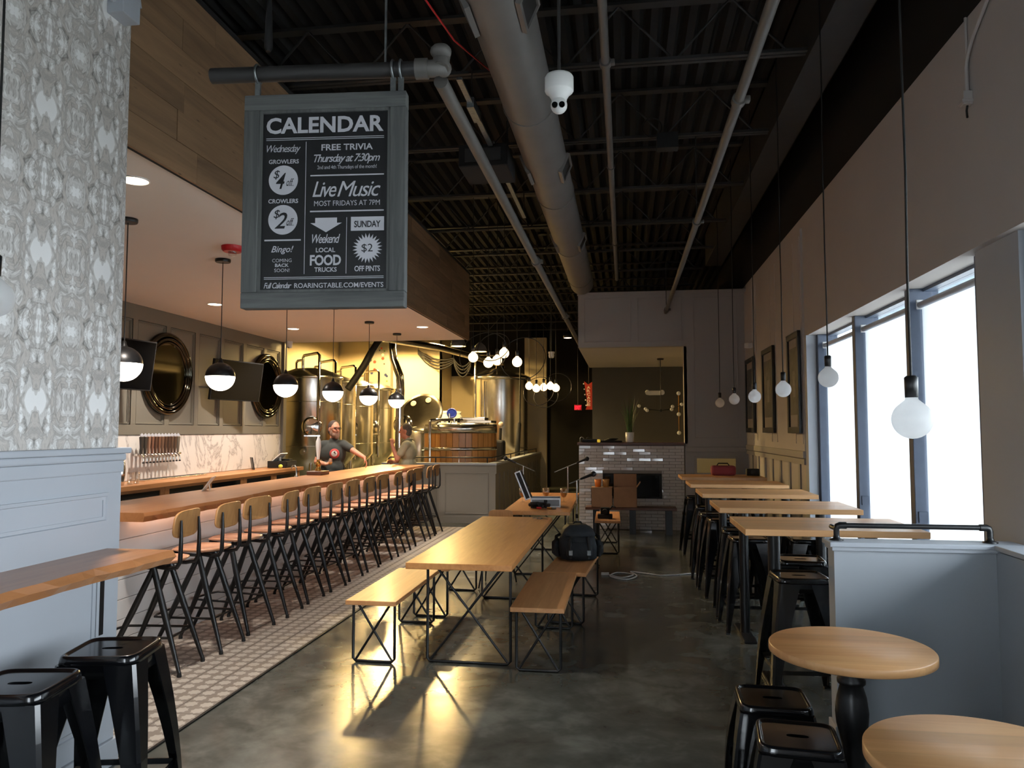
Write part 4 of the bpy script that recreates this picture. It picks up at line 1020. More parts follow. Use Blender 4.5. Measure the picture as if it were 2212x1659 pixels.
mb = MB(); mb.M = xf((0, 0, 0), (0, math.radians(-10), 0)); mb.box(.008, .0095, -.05, .05, .025, .165); mb.build('card', plain('chalk_card', (96, 88, 78), .8), mf)
tl_ = thing('cash_till', 'black cash till with a tilted white tablet screen on the back bar', 'till', (-5.48, 11.72, 1.055))
MB().box(-.16, .16, -.20, .20, 0, .11, bev=.006).build('drawer_box', M_BLKM, tl_); MB().box(.155, .165, -.17, .17, .03, .09).build('drawer', M_RUBBER, tl_)
mb = MB(); mb.M = xf((-.02, -.05, .16), (0, math.radians(-40), 0)); mb.box(-.10, .10, -.13, .13, 0, .015, bev=.004); mb.build('tablet', M_WPLAST, tl_)
mb = MB(); mb.M = xf((-.02, -.05, .16), (0, math.radians(-40), 0)); mb.box(-.085, .085, -.115, .115, .0152, .0162); mb.build('screen', plain('tablet_screen', (150, 150, 200), .2), tl_)
MB().cyl((-.02, -.05, .11), (-.02, -.05, .165), .02, n=10).build('stand', M_WPLAST, tl_); MB().box(-.06, .10, .05, .16, .112, .135, bev=.005).build('printer', M_RUBBER, tl_)
tb = tag(MB().sphere((0, 0, .033), .033, 18, 10).build('tennis_ball', plain('yellow_green_felt', (200, 205, 70), .9), None, (-5.36, 11.40, 1.055)), 'small yellow-green ball on the back bar beside the till', 'ball')
MB().tube([(.0332*math.cos(a*PI/12), .0332*math.sin(a*PI/12), .033+.01*math.sin(a*PI/6)) for a in range(24)], .0012, 4, closed=True).build('seam', M_WPLAST, tb)
# mirrors and TVs on the wall
def mirror(label, y, z):
    e = thing('round_mirror', label, 'mirror', (-5.775, y, z), 0, 'round mirrors over the back bar')
    def ringm(r0, r1, x0, x1, nm, m): 
        pr_ = []; 
        for k in range(9): a = PI*k/8; pr_.append(((r0+r1)/2+(r1-r0)/2*math.cos(a), x0+(x1-x0)*math.sin(a)))
        mb = MB(); vs = []; n = 56
        for rr_, xx in pr_:
            for i in range(n): t_ = 2*PI*i/n; vs.append((xx, rr_*math.cos(t_), rr_*math.sin(t_)))
        fs = [(j*n+i, j*n+(i+1) % n, (j+1)*n+(i+1) % n, (j+1)*n+i) for j in range(8) for i in range(n)]
        mb.add(vs, fs, True).build(nm, m, e)
    ringm(.46, .53, .0, .055, 'outer_frame', M_DMIR); ringm(.41, .465, .0, .06, 'middle_frame', M_DMIR); ringm(.385, .415, .01, .045, 'inner_frame', M_DMIR)
    MB().cyl((0, 0, 0), (.02, 0, 0), .39, n=56).build('mirror_glass', M_MIRROR, e)
M_DMIR = plain('bevelled_smoky_mirror', (72, 69, 60), .1, 1.0, var=.05)
mirror('large round mirror with stepped mirrored frame above the beer taps', 8.97, 2.37); mirror('round stepped mirror near the end of the bar wall behind the pendants', 11.70, 2.37)
def tv(label, y, z, rot):
    e = thing('television', label, 'television', (-5.775, y, z), 0, 'wall televisions over the bar')
    mb = MB(); mb.M = xf((.20, 0, 0), rot); mb.box(-.02, .02, -.50, .50, -.29, .29, bev=.006); b_ = mb.build('casing', M_RUBBER, e)
    mb = MB(); mb.M = xf((.20, 0, 0), rot); mb.box(.0202, .0215, -.485, .485, -.275, .275); mb.build('screen', M_SCREEN, b_)
    MB().cyl((0, 0, 0), (.19, 0, 0), .025, n=10).build('wall_arm', M_BLKM, e); MB().cbox((.008, 0, 0), (.016, .16, .24)).build('wall_plate', M_BLKM, e)
tv('flat black television tilted off the wall between the two round mirrors', 10.38, 2.37, (0, math.radians(8), math.radians(-14)))
tv('flat black television half hidden behind the wallpapered wall', 7.75, 2.40, (0, math.radians(8), math.radians(-10)))
# things on the bar top
hp = thing('beer_hand_pump', 'white handled beer hand pump with brass collar on the bar', 'beer pump', (-4.0, 9.62, 1.07))
MB().box(-.10, .10, -.14, .14, 0, .05, bev=.006).build('base', M_WALNUT, hp)
MB().lathe([(.035, .05), (.04, .07), (.022, .09), (.03, .12), (.036, .14), (.03, .16), (.018, .18), (.022, .2)], 18).build('collar', M_BRASS, hp)
MB().lathe([(.018, .2), (.022, .26), (.030, .33), (.035, .38), (.032, .44), (.018, .48), (.012, .50), (.001, .51)], 20).build('handle', M_WPLAST, hp)
pn = thing('paper_sign', 'white sheet of paper propped on the bar top beside the back bar', 'paper', (-4.05, 6.95, 1.07), math.radians(20))
mb = MB(); mb.M = xf((0, 0, .0), (0, math.radians(-55), 0)); mb.box(0, .16, -.12, .12, 0, .004); mb.build('sheet', M_WPLAST, pn)
mb = MB(); mb.M = xf((.06, 0, 0), (0, math.radians(-100), 0)); mb.box(0, .06, -.02, .02, 0, .004); mb.build('prop', M_WPLAST, pn)
gt = thing('glass_rinser', 'curved chrome faucet behind the bar near the hand pump', 'faucet', (-4.09, 9.15, 1.07))
MB().tube([(0, 0, 0), (0, 0, .10), (-.02, .01, .14), (-.06, .03, .14), (-.08, .04, .10)], .010, 8).build('spout', M_CHROME, gt); MB().lathe([(.022, 0), (.022, .012), (.012, .02)], 14).build('base', M_CHROME, gt)

# ================================================================== BREWERY
for i, (x, y, z) in enumerate(((-4.9, 13.5, 3.55), (-6.0, 18.9, 4.06), (-4.2, 17.2, 3.85))):  # hidden above the soffit line; the first is added to brighten the tank fronts
    e = thing('high_bay_lamp', 'warm high bay lamp above the %s' % ['tank fronts, unseen and added to brighten them', 'back of the brewery', 'copper-coloured kettles'][i], 'lamp', (x, y, z), 0, 'brewery high bay lamps')
    MB().lathe([(.19, 0), (.17, .06), (.08, .16), (.06, .24), (.001, .24)], 24, caps=False).build('reflector', M_DUCT, e); MB().sphere((0, 0, .05), .05, 12, 8).build('bulb', M_DOME, e); MB().cyl((0, 0, .24), (0, 0, 4.92-z), .006, n=6).build('hanging_rod', M_BLKC, e)
    l = bpy.data.lights.new('high_bay_light', 'SPOT'); l.spot_size = 3.0; l.spot_blend = .2; l.energy = (150, 850, 600)[i]; l.color = (1, .67, .25); l.shadow_soft_size = .16; link('high_bay_light', l, e, (0, 0, -.05))
for i, (x, y, z) in enumerate(((-3.198, 14.5, 3.285), (-3.053, 16.0, 3.33))):
    e = thing('dome_lamp', ['lit dome lamp at the end of the bar ceiling', 'lit dome lamp beside the bulb cluster over the mash tun'][i], 'lamp', (x, y, z), 0, 'dome lamps over the mash tun')
    MB().lathe([(.150, 0), (.146, .05), (.11, .13), (.05, .18), (.03, .2), (.001, .2)], 28, caps=False).build('dome', M_DUCT, e); MB().lathe([(.001, .008), (.138, .008), (.138, .02)], 28).build('lens', M_DOME, e)
    MB().cyl((0, 0, .2), (0, 0, 4.92-z), .006, n=6).build('hanging_rod', M_BLKC, e)
    l = bpy.data.lights.new('dome_light', 'SPOT'); l.energy = 240; l.color = (1, .76, .42); l.spot_size = 2.6; l.spot_blend = .5; l.shadow_soft_size = .12; link('dome_light', l, e, (0, 0, -.02))
def tank(label, x, y, r, zt, man=0):
    e = thing('fermenter_tank', label, 'tank', (x, y, 0), 0, 'stainless fermenter tanks')
    MB().lathe([(.08, .45), (r*.55, .75), (r, 1.12), (r, zt-.02)], 44).build('shell', M_STEEL, e)
    MB().lathe([(r, zt-.02), (r+.02, zt-.015), (r+.02, zt+.03), (r*.98, zt+.05), (r*.8, zt+.12), (r*.45, zt+.2), (.001, zt+.23)], 44).build('domed_top', M_STEEL, e)
    for a in (.4, 2.0, 3.6, 5.2): MB().cyl((r*.85*math.cos(a), r*.85*math.sin(a), 0), (r*.85*math.cos(a), r*.85*math.sin(a), 1.1), .035, n=10).build('leg', M_STEEL, e)
    ma = math.radians(-62)
    mw = MB(); mw.M = xf((r*math.cos(ma)*.98, r*math.sin(ma)*.98, 1.72), (0, PI/2, ma)); mw.lathe([(.17, -.02), (.19, .02), (.19, .05), (.15, .06), (.05, .085), (.001, .085)], 26); m_ = mw.build('manway', M_CHROME, e)
    mw = MB(); mw.M = xf((r*math.cos(ma)*1.06, r*math.sin(ma)*1.06, 1.55), (0, 0, ma)); mw.box(-.02, .05, -.15, .15, -.015, .015, bev=.004); mw.build('manway_arm', M_CHROME, m_)
    px, py = r*math.cos(-.9)*1.06, r*math.sin(-.9)*1.06
    MB().tube([(-.1, -.1, zt+.2), (-.1, -.1, zt+.42), (-.06, -.13, zt+.46), (px-.05, py+.02, zt+.46), (px, py, zt+.42), (px, py, 1.0)], .028, 10).build('cleaning_pipe', M_CHROME, e)
    MB().tube([(-.28, .0, zt+.15), (-.28, 0, zt+.33), (-.24, -.02, zt+.37), (-.12, -.08, zt+.37)], .024, 10).build('gas_pipe', M_CHROME, e)
    for z in (1.35, 2.2): MB().tube([((r+.004)*math.cos(a*PI/20), (r+.004)*math.sin(a*PI/20), z) for a in range(40)], .008, 5, closed=True).build('weld_band', M_STEEL, e)
    v_ = MB(); v_.M = xf((r*math.cos(-1.3), r*math.sin(-1.3), 1.25), (0, PI/2, -1.3)); v_.cyl((0, 0, 0), (0, 0, .16), .03, n=12); v_.cyl((0, 0, .07), (0, 0, .09), .06, n=14); v_.build('sample_valve', M_CHROME, e)
tank('tall stainless fermenter tank nearest the bar wall, partly behind the pendants', -6.15, 14.3, .64, 2.66)
tank('second stainless fermenter tank in the row from the bar wall', -6.40, 15.75, .64, 2.66)
tank('third stainless fermenter tank in the row from the bar wall', -6.47, 17.15, .64, 2.66)
tank('farthest stainless fermenter tank before the cream wall', -6.40, 18.6, .64, 2.66)
# kettle with tilted dish lid
kt = thing('brew_kettle', 'stainless brew kettle with a large tilted dished lid and two round ports', 'kettle', (-4.5, 16.6, 0))
MB().lathe([(.20, .3), (.5, .45), (.58, .6), (.58, 1.62), (.56, 1.66), (.3, 1.72), (.001, 1.74)], 40).build('vessel', M_STEEL, kt)
mb = MB(); mb.M = xf((.0, .0, 2.02), (math.radians(62), math.radians(-12), 0)); mb.lathe([(.50, 0), (.51, .006), (.51, .02), (.42, .045), (.24, .065), (.001, .07)], 52); ld = mb.build('dish_lid', plain('dull_steel_lid', (112, 106, 94), .36, 1.0), kt)
for dx in (-.15, .2):  # two bright spots on the lid, each given its own glow
    mb = MB(); mb.M = xf((.0, .0, 2.02), (math.radians(62), math.radians(-12), 0)); mb.lathe([(.001, .03), (.06, .03), (.066, .065), (.05, .07), (.001, .07)], 20, (dx, .28, .0)); mb.build('sight_port', glow('glowing_port', (250, 220, 150), .9), ld)
for a in (.8, 2.4, 3.9, 5.5): MB().cyl((.45*math.cos(a), .45*math.sin(a), 0), (.45*math.cos(a), .45*math.sin(a), .62), .035, n=10).build('leg', M_STEEL, kt)
mb = MB(); mb.M = xf((-.25, -.56, 1.78), (math.radians(72), 0, 0)); mb.lathe([(.20, 0), (.215, .015), (.21, .04), (.1, .07), (.001, .075)], 30); mb.build('hatch', M_CHROME, kt)
MB().cyl((-.12, -.3, 1.7), (.02, .0, 1.75), .03, n=10).build('hinge_post', M_STEEL, kt)
# steam stack
sk_ = thing('steam_stack', 'bent shiny steel steam stack rising behind the pendant lamps', 'pipe', (-4.70, 15.6, 0))
MB().tube([(0, 0, 1.2), (0, 0, 2.1), (.02, 0, 2.5), (.0, 0, 2.8), (-.14, 0, 3.15), (-.18, 0, 3.4), (-.18, 0, 4.9)], .085, 18).build('stack_pipe', M_CHROME, sk_)
for z in (1.9, 2.5): MB().cyl((0, 0, z), (0, 0, z+.03), .1, n=18).build('clamp_band', M_STEEL, sk_)
MB().lathe([(.16, 0), (.16, .02), (.1, .06), (.09, 1.2), (.085, 1.22)], 20).build('stack_base', M_STEEL, sk_)
hd = tag(MB().tube([(-4.62, 14.2, 3.44), (-4.1, 16.5, 3.50), (-3.3, 20.4, 3.44)], .075, 16).build('brewery_duct', M_STEEL), 'long shiny horizontal steel duct under the brewery ceiling', 'duct')
# mash tun: amber staves and steel hoops
mt_ = thing('mash_tun', 'amber wood-clad mash tun with steel hoops behind the low wall', 'mash tun', (-3.16, 14.56, 0))
NS = 36; r0 = .70
for k in range(NS):
    a0 = 2*PI*k/NS+.006; a1 = 2*PI*(k+1)/NS-.006
    mb = MB(); vs = [(rr_*math.cos(a), rr_*math.sin(a), z) for z in (.35, 1.64) for rr_, a in ((r0, a0), (r0, a1), (r0-.03, a1), (r0-.03, a0))]
    mb.add(vs, [(0, 1, 2, 3), (4, 5, 6, 7), (0, 1, 5, 4), (1, 2, 6, 5), (2, 3, 7, 6), (3, 0, 4, 7)]).build('stave', M_TUN, mt_)
MB().lathe([(.3, .3), (r0-.035, .34), (r0-.035, 1.74), (.3, 1.80), (.001, 1.80)], 40).build('inner_shell', M_STEEL, mt_)
for z0, z1 in ((1.60, 1.765), (1.28, 1.335), (.95, 1.0), (.36, .5)): MB().lathe([(r0-.01, z0), (r0+.012, z0), (r0+.012, z1), (r0-.01, z1)], 48).build('hoop', M_STEEL, mt_)
for a in (.8, 2.4, 3.9, 5.5): MB().cyl((.5*math.cos(a), .5*math.sin(a), 0), (.5*math.cos(a), .5*math.sin(a), .36), .04, n=10).build('leg', M_STEEL, mt_)
MB().tube([(-.42, -.735, .9), (-.42, -.735, 1.80), (-.40, -.72, 1.84), (-.3, -.6, 1.85), (.1, -.3, 1.85)], .028, 10).build('wort_pipe', M_CHROME, mt_)
mb = MB(); mb.box(-.05, .62, -.1, .5, 1.80, 1.84); mb.build('hatch_plate', M_STEEL, mt_)
MB().box(.0, .50, -.12, .3, 1.84, 1.90, bev=.008).build('motor_mount', M_STEEL, mt_); MB().cyl((-.2, -.1, 1.80), (-.2, -.1, 1.98), .02, n=10).build('rake_shaft', M_CHROME, mt_)
for k in range(5): MB().cyl((-.3+k*.09, -.45+.03*(k % 2), 1.80), (-.3+k*.09, -.45+.03*(k % 2), 1.88), .022, n=10).build('valve', M_CHROME if k % 2 else M_RUBBER, mt_)
vw = thing('blue_hand_wheel', 'blue round valve wheel on top of the mash tun', 'valve', (-3.38, 14.75, 1.80)); MB().cyl((0, 0, 0), (0, 0, .10), .016, n=8).build('stem', M_CHROME, vw)
mb = MB(); mb.M = xf((0, 0, .19), (math.radians(80), 0, 0.3)); mb.tube([(.085*math.cos(a*PI/12), .085*math.sin(a*PI/12), 0) for a in range(24)], .018, 8, closed=True); mb.cyl((0, 0, -.01), (0, 0, .01), .075, n=24); mb.build('wheel', plain('blue_paint', (30, 50, 150), .4), vw)
# hot liquor tank
ht = thing('liquor_tank', 'large stainless tank with domed lid behind the mash tun', 'tank', (-3.22, 19.75, 0))
MB().lathe([(.70, .3), (.72, .35), (.72, 2.95)], 52).build('shell', M_STEEL, ht)
MB().lathe([(.72, 2.95), (.80, 2.97), (.80, 3.03), (.7, 3.08), (.4, 3.22), (.12, 3.28), (.12, 3.34), (.001, 3.34)], 52).build('domed_lid', M_STEEL, ht)
for a in (.8, 2.4, 3.9, 5.5): MB().cyl((.55*math.cos(a), .55*math.sin(a), 0), (.55*math.cos(a), .55*math.sin(a), .36), .04, n=10).build('leg', M_STEEL, ht)
MB().tube([(-.55, -.62, 1.4), (-.55, -.62, 3.55), (-.52, -.6, 3.6), (-.1, -.25, 3.6), (-.06, -.22, 3.55), (-.06, -.22, 3.2)], .03, 10).build('inlet_pipe', M_CHROME, ht)
MB().cyl((-.30, -.70, 1.4), (-.30, -.70, 2.9), .022, n=10).build('sight_tube', M_CHROME, ht)
dm = thing('plastic_drum', 'white plastic drum standing against the back brewery wall', 'drum', (-4.3, 18.6, 0))
MB().lathe([(.28, 0), (.3, .02), (.3, 2.0), (.27, 2.05)], 30).build('drum_body', M_WPLAST, dm); MB().lathe([(.27, 2.05), (.28, 2.12), (.1, 2.14), (.001, 2.14)], 30).build('lid', M_WPLAST, dm)
for z in (.7, 1.4): MB().tube([(.302*math.cos(a*PI/15), .302*math.sin(a*PI/15), z) for a in range(30)], .012, 6, closed=True).build('rib', M_WPLAST, dm)
cl = thing('steel_cylinder', 'slim stainless cylinder vessel standing behind the grey-shirted person', 'tank', (-3.98, 15.3, 0))
MB().lathe([(.16, 0), (.17, .02), (.17, 1.58)], 28).build('shell', M_STEEL, cl); MB().lathe([(.17, 1.58), (.18, 1.6), (.15, 1.64), (.001, 1.67)], 28).build('lid', M_CHROME, cl); MB().cyl((-.1, -.18, 1.25), (.1, -.18, 1.25), .015, n=8).build('handle', M_CHROME, cl)
# control cabinet with stickers, cable bundles, hose
cc = thing('control_cabinet', 'grey control cabinet column covered with stickers on the brewery wall', 'cabinet', (-6.72, 20.6, 2.1))
MB().box(-.32, .32, -.25, 0, 0, 2.3, bev=.01).build('casing', M_LOW, cc)
rr = random.Random(9)
for k in range(24):
    x_, z_ = rr.uniform(-.26, .26), rr.uniform(.2, 1.9); c_ = rr.choice([(200, 60, 40), (60, 60, 58), (230, 220, 190), (90, 110, 60), (40, 50, 90)])
    MB().cyl((x_, -.252, z_), (x_, -.2545, z_), rr.uniform(.02, .045), n=12).build('sticker', plain('sticker_%d' % k, c_, .4), cc)
MB().box(-.28, -.1, -.26, -.25, 1.95, 2.3).build('door_label', M_WPLAST, cc)
def sagline(a, b, sag, n=9):
    a, b = Vector(a), Vector(b); return [tuple(a.lerp(b, i/n) - Vector((0, 0, sag*4*(i/n)*(1-i/n)))) for i in range(n+1)]
cbn = thing('cable_bundle', 'drooping bundle of dark cables along the brewery wall', 'cable', (0, 0, 0))
for k in range(4):
    pts = sagline((-5.6, 20.28, 3.85-.03*k), (-4.6, 20.28, 3.62-.04*k), .14+.05*k)+sagline((-4.6, 20.28, 3.62-.04*k), (-4.1, 20.2, 3.55-.05*k), .2+.05*k)[1:]
    MB().tube(pts, .022, 6).build('cable', M_RUBBER, cbn)
for x_, y_, z_ in ((-5.6, 20.28, 3.8), (-4.6, 20.28, 3.55), (-4.1, 20.2, 3.45)): MB().cyl((x_, y_, z_), (x_, y_, 4.935), .008, n=6).build('hanger_rod', M_BLKC, cbn)
hz = tag(MB().tube([(-5.62, 15.0, 2.5), (-5.5, 15.1, 2.72), (-5.35, 15.2, 3.0), (-5.22, 15.3, 3.3), (-5.1, 15.4, 3.55), (-5.0, 15.4, 4.4)], .075, 12).build('fabric_hose', M_RUBBER), 'thick dark flexible hose dropping from the ceiling behind the pendants', 'hose')
pmp = thing('grain_auger', 'black pump motor with white control knobs beside the mash tun', 'pump', (-2.62, 15.9, 0))
MB().cyl((0, 0, .0), (0, 0, .9), .09, n=16).build('stand', M_RUBBER, pmp); MB().box(-.16, .12, -.15, .15, .9, 1.45, bev=.05).build('motor', M_RUBBER, pmp)
MB().tube([(.02, 0, 1.45), (.03, 0, 1.7)], .03, 10).build('neck', M_RUBBER, pmp)
for x_, z_, c_ in ((-.14, 1.80, (236, 226, 196)), (.05, 1.78, (240, 220, 190))): mb = MB(); mb.M = xf((x_, -.1, z_), (math.radians(90), 0, .3)); mb.lathe([(.001, 0), (.05, 0), (.055, .02), (.04, .06), (.001, .06)], 10); mb.build('knob', plain('knob_%d' % int(z_*100), c_, .4), pmp)
MB().cyl((-.05, -.05, 1.68), (-.10, -.10, 1.77), .02, n=8).build('knob_stem', M_RUBBER, pmp)
ldr = tag(MB().tube([(-2.52, 17.8, .0), (-2.50, 17.8, 1.2), (-2.47, 17.85, 1.8), (-2.46, 17.9, 1.85), (-2.46, 18.0, 3.2)], [.06, .06, .055, .02, .018], 8).build('rolled_umbrella', M_RUBBER), 'tall dark pole with a wrapped lower half at the side of the brewery', 'pole')
# rail on the low brewery wall
rb = thing('brewery_rail', 'thin black pipe rail on top of the low brewery wall', 'rail', (0, 0, 1.07))
MB().tube([(-4.28, 13.56, 0), (-4.28, 13.56, .08), (-4.26, 13.56, .095), (-2.36, 13.56, .095), (-2.36, 13.60, .095), (-2.36, 20.5, .095)], .012, 8).build('rail_tube', M_BLKM, rb)
for x_, y_ in ((-3.4, 13.56), (-2.45, 13.56), (-2.36, 15.8), (-2.36, 18.0), (-2.36, 20.4)): MB().cyl((x_, y_, 0), (x_, y_, .095), .011, n=8).build('post', M_BLKM, rb)
# small cameras
for lb, loc, rz in (('small white security camera on the bar ceiling near the mirror', (-5.62, 12.2, 3.16), 0), ('small white security camera in the dark hallway', (-1.33, 14.0, 3.10), 0)):
    e = thing('dome_camera', lb, 'camera', loc, rz, 'small cameras'); MB().lathe([(.001, -.12), (.045, -.11), (.055, -.07), (.05, -.04), (.06, -.03), (.06, 0)], 18).build('housing', M_WPLAST, e); MB().sphere((0, -.02, -.09), .03, 12, 8).build('lens', M_SCREEN, e)
    if rz == 0 and loc[2] < 3.15: MB().cyl((0, 0, 0), (0, 0, 1.82), .01, n=6).build('hanging_rod', M_BLKC, e)
wc = thing('wall_camera', 'small white camera bracketed to the window wall above the framed pictures', 'camera', (1.975, 12.25, 2.98)); MB().cbox((-.01, 0, 0), (.02, .06, .08)).build('bracket', M_WPLAST, wc); mb = MB(); mb.M = xf((-.06, -.02, -.01), (0, 0, .4)); mb.box(-.05, .04, -.06, .05, -.04, .04, bev=.01); mb.build('housing', M_WPLAST, wc)

# ================================================================== FAR END
def art(label, y0, y1, z0, z1, tone):
    e = thing('framed_picture', label, 'picture', (1.962, (y0+y1)/2, z0), 0, 'framed pictures on the window wall')
    w = y1-y0; h = z1-z0; f = .07
    for a in ((-w/2, w/2, 0, f), (-w/2, w/2, h-f, h), (-w/2, -w/2+f, f, h-f), (w/2-f, w/2, f, h-f)): MB().box(-.035, 0, *a, bev=.004).build('frame_bar', M_BLKM, e)
    MB().box(-.012, -.004, -w/2+f, w/2-f, f, h-f).build('mat_board', plain('mat_board', (158, 150, 142), .8, var=.03), e)
    MB().box(-.014, -.012, -w/2+f+.03, w/2-f-.03, f+.14, h-f-.10).build('print', plain('print_'+label[-5:].strip(), tone, .6, var=.35, scale=7), e)
    MB().box(-.016, -.0142, -w*.12, w*.10, h*.36, h*.62).build('print_motif', plain('motif_'+label[-6:].strip(), tuple(v+26 for v in tone), .6, var=.3, scale=14), e)
art('tall dark framed picture nearest the window', 8.93, 9.55, 1.62, 2.78, (84, 82, 80))
art('tall dark framed picture in the middle of the three on the window wall', 10.45, 11.25, 1.62, 2.78, (92, 90, 88))
art('tall dark framed picture nearest the far corner', 12.0, 12.75, 1.62, 2.78, (74, 76, 80))
# plant and clutter on the mantel
pl = thing('potted_grass', 'spiky green grass plant in a white pot on the mantel', 'plant', (.08, 13.12, 1.45))
MB().lathe([(.001, 0), (.055, 0), (.068, .02), (.072, .17), (.066, .17), (.06, .15), (.001, .15)], 24).build('pot', M_WPLAST, pl)
rr = random.Random(11); 
for k in range(46):
    a = rr.uniform(0, 2*PI); L = rr.uniform(.35, .68); lean = rr.uniform(.02, .22)
    p0 = Vector((.035*math.cos(a), .035*math.sin(a), .15)); d = Vector((math.cos(a), math.sin(a), 0)); w = Vector((-math.sin(a), math.cos(a), 0))*.006
    p1 = p0+d*lean*.35+Vector((0, 0, L*.6)); p2 = p0+d*lean+Vector((0, 0, L))
    MB().add([p0-w, p0+w, p1+w*.8, p1-w*.8, p2, p0+d*.003, p1+d*.003], [(0, 1, 2, 3), (3, 2, 4), (1, 0, 5), (1, 5, 6, 2), (0, 3, 6, 5), (2, 6, 4), (6, 3, 4)]).build('leaf_blade', M_LEAF, pl)
bk = thing('dark_tray', 'long black tray of coiled cables on the mantel beside the plant', 'tray', (-.21, 13.10, 1.45))
MB().box(-.20, .16, -.08, .08, 0, .03, bev=.006).build('tray', M_RUBBER, bk)
for k in range(3): MB().tube([(-.05+.08*math.cos(a*PI/10)+.03*k, .05*math.sin(a*PI/10), .035+.012*k) for a in range(20)], .01, 6, closed=True).build('cable_coil', M_RUBBER, bk)
cs = thing('black_case', 'small black case on the left end of the mantel', 'case', (-.60, 13.10, 1.45)); MB().box(-.13, .13, -.08, .08, 0, .055, bev=.01).build('body', M_FABRIC, cs); MB().tube([(-.05, 0, .055), (-.04, 0, .08), (.04, 0, .08), (.05, 0, .055)], .006, 6).build('handle', M_RUBBER, cs)
yb = tag(MB().lathe([(.001, 0), (.02, 0), (.026, .012), (.026, .04), (.018, .05), (.001, .05)], 16).build('tea_light', glow('amber_tea_light', (230, 190, 60), .5), None, (-.44, 13.02, 1.45)), 'small glowing amber tea light on the mantel', 'candle'); MB().cyl((0, 0, .05), (0, 0, .056), .003, n=6).build('wick', M_RUBBER, yb)
hk = tag(MB().tube([(0, 0, 0), (.0, 0, .07), (.02, 0, .09), (.05, 0, .08), (.06, 0, .06)], .008, 6).build('metal_hook', M_GALV, None, (-.755, 13.06, 1.45)), 'small bent grey metal hook at the left end of the mantel', 'hook')
# sputnik lamp in the recess
sl = thing('branch_chandelier', 'dark branching chandelier with small round bulbs in the recess behind the mantel', 'chandelier', (.70, 15.2, 3.06))
MB().lathe([(.06, -.03), (.07, 0), (.001, 0)], 18).build('canopy', M_BLKM, sl); MB().cyl((0, 0, -1.02), (0, 0, -.02), .007, n=8).build('stem', M_BLKM, sl); MB().sphere((0, 0, -1.02), .03, 12, 8).build('hub', M_BLKM, sl)
for x_, y_, z_ in ((-.42, 0, -.93), (-.30, -.1, -.99), (-.27, -.14, -1.02), (.23, .1, -.94), (.20, -.1, -1.0), (.40, .05, -.90)):
    arm = MB().tube([(0, 0, -1.02), (x_*.6, y_*.6, -1.0), (x_, y_, z_)], .006, 6).build('arm', M_BLKM, sl); MB().sphere((x_, y_, z_), .034, 14, 8).build('bulb', M_MILK, arm)
wlamp = thing('wall_sconce', 'vertical sconce with three small round bulbs in the recess', 'sconce', (.9, 16.8, 1.9))
MB().cyl((.25, 0, -.3), (.25, 0, .55), .008, n=8).build('stem', M_BRASS, wlamp); MB().cyl((.25, 0, .1), (.25, .4, .1), .01, n=8).build('wall_arm', M_BRASS, wlamp)
for z_ in (-.3, .1, .55): MB().sphere((.25, -.01, z_), .045, 14, 8).build('bulb', M_MILK, wlamp)
el = thing('emergency_light', 'white twin-head emergency light on the dark wall of the recess', 'emergency light', (.66, 17.2, 2.48)); MB().box(-.14, .14, -.06, 0, -.05, .05, bev=.01).build('body', M_WPLAST, el)
for s in (-1, 1): MB().cyl((s*.16, -.04, .02), (s*.16, -.12, .0), .05, n=14).build('lamp_head', M_WPLAST, el)
# arcade and exit signs
ac = thing('arcade_sign', 'red arrow-shaped arcade sign with small bulbs in the dark hallway', 'sign', (-.95, 18.4, 2.15))
MB().prism([(-.01, .68), (.09, .60), (.20, .68), (.185, .12), (.24, .12), (.20, .0), (.02, .0), (.07, .12)], -.04, 0, lambda a, b, d: (a, d, b)).build('board', plain('dull_red_sign', (206, 66, 44), .5), ac)
for i, chh in enumerate('ARCADE'): lettering(chh, ac, MS, .095+.006*i*0, .53-i*.082, .085, .066, .0412, glow('sign_lettering_%d' % i, (250, 210, 160), .12), .03)
for s in range(5): MB().sphere((-.02+.014*s, -.02, .62-s*.13), .018, 10, 6).build('marquee_bulb', M_MILK, ac)
MB().cyl((.1, 0, .5), (.1, .0, 2.785), .008, n=6).build('hanging_rod', M_BLKC, ac)
ex = thing('exit_sign', 'small glowing red exit sign in the dark hallway', 'exit sign', (-1.10, 18.2, 2.13))
MB().box(-.09, .09, -.03, .03, 0, .13, bev=.005).build('case', M_RED, ex); lettering('EXIT', ex, MS, 0, .065, .14, .085, .0312, glow('exit_red', (255, 30, 50), 2.2), .02); MB().cyl((0, 0, .13), (0, 0, 2.8), .008, n=6).build('hanging_rod', M_BLKC, ex)
hl = thing('hall_downlight', 'small lit recessed light in the dark hallway ceiling', 'ceiling light', (-1.25, 17.0, 3.72)); MB().lathe([(.001, 0), (.09, 0), (.1, .01), (.1, .12), (.001, .12)], 20).build('can', M_BLKM, hl); MB().lathe([(.001, -.004), (.085, -.004), (.085, 0)], 20).build('lens', glow('dim_lens', (255, 230, 200), 3), hl); MB().cyl((0, 0, .12), (0, 0, 1.2), .008, n=6).build('hanging_rod', M_BLKC, hl)
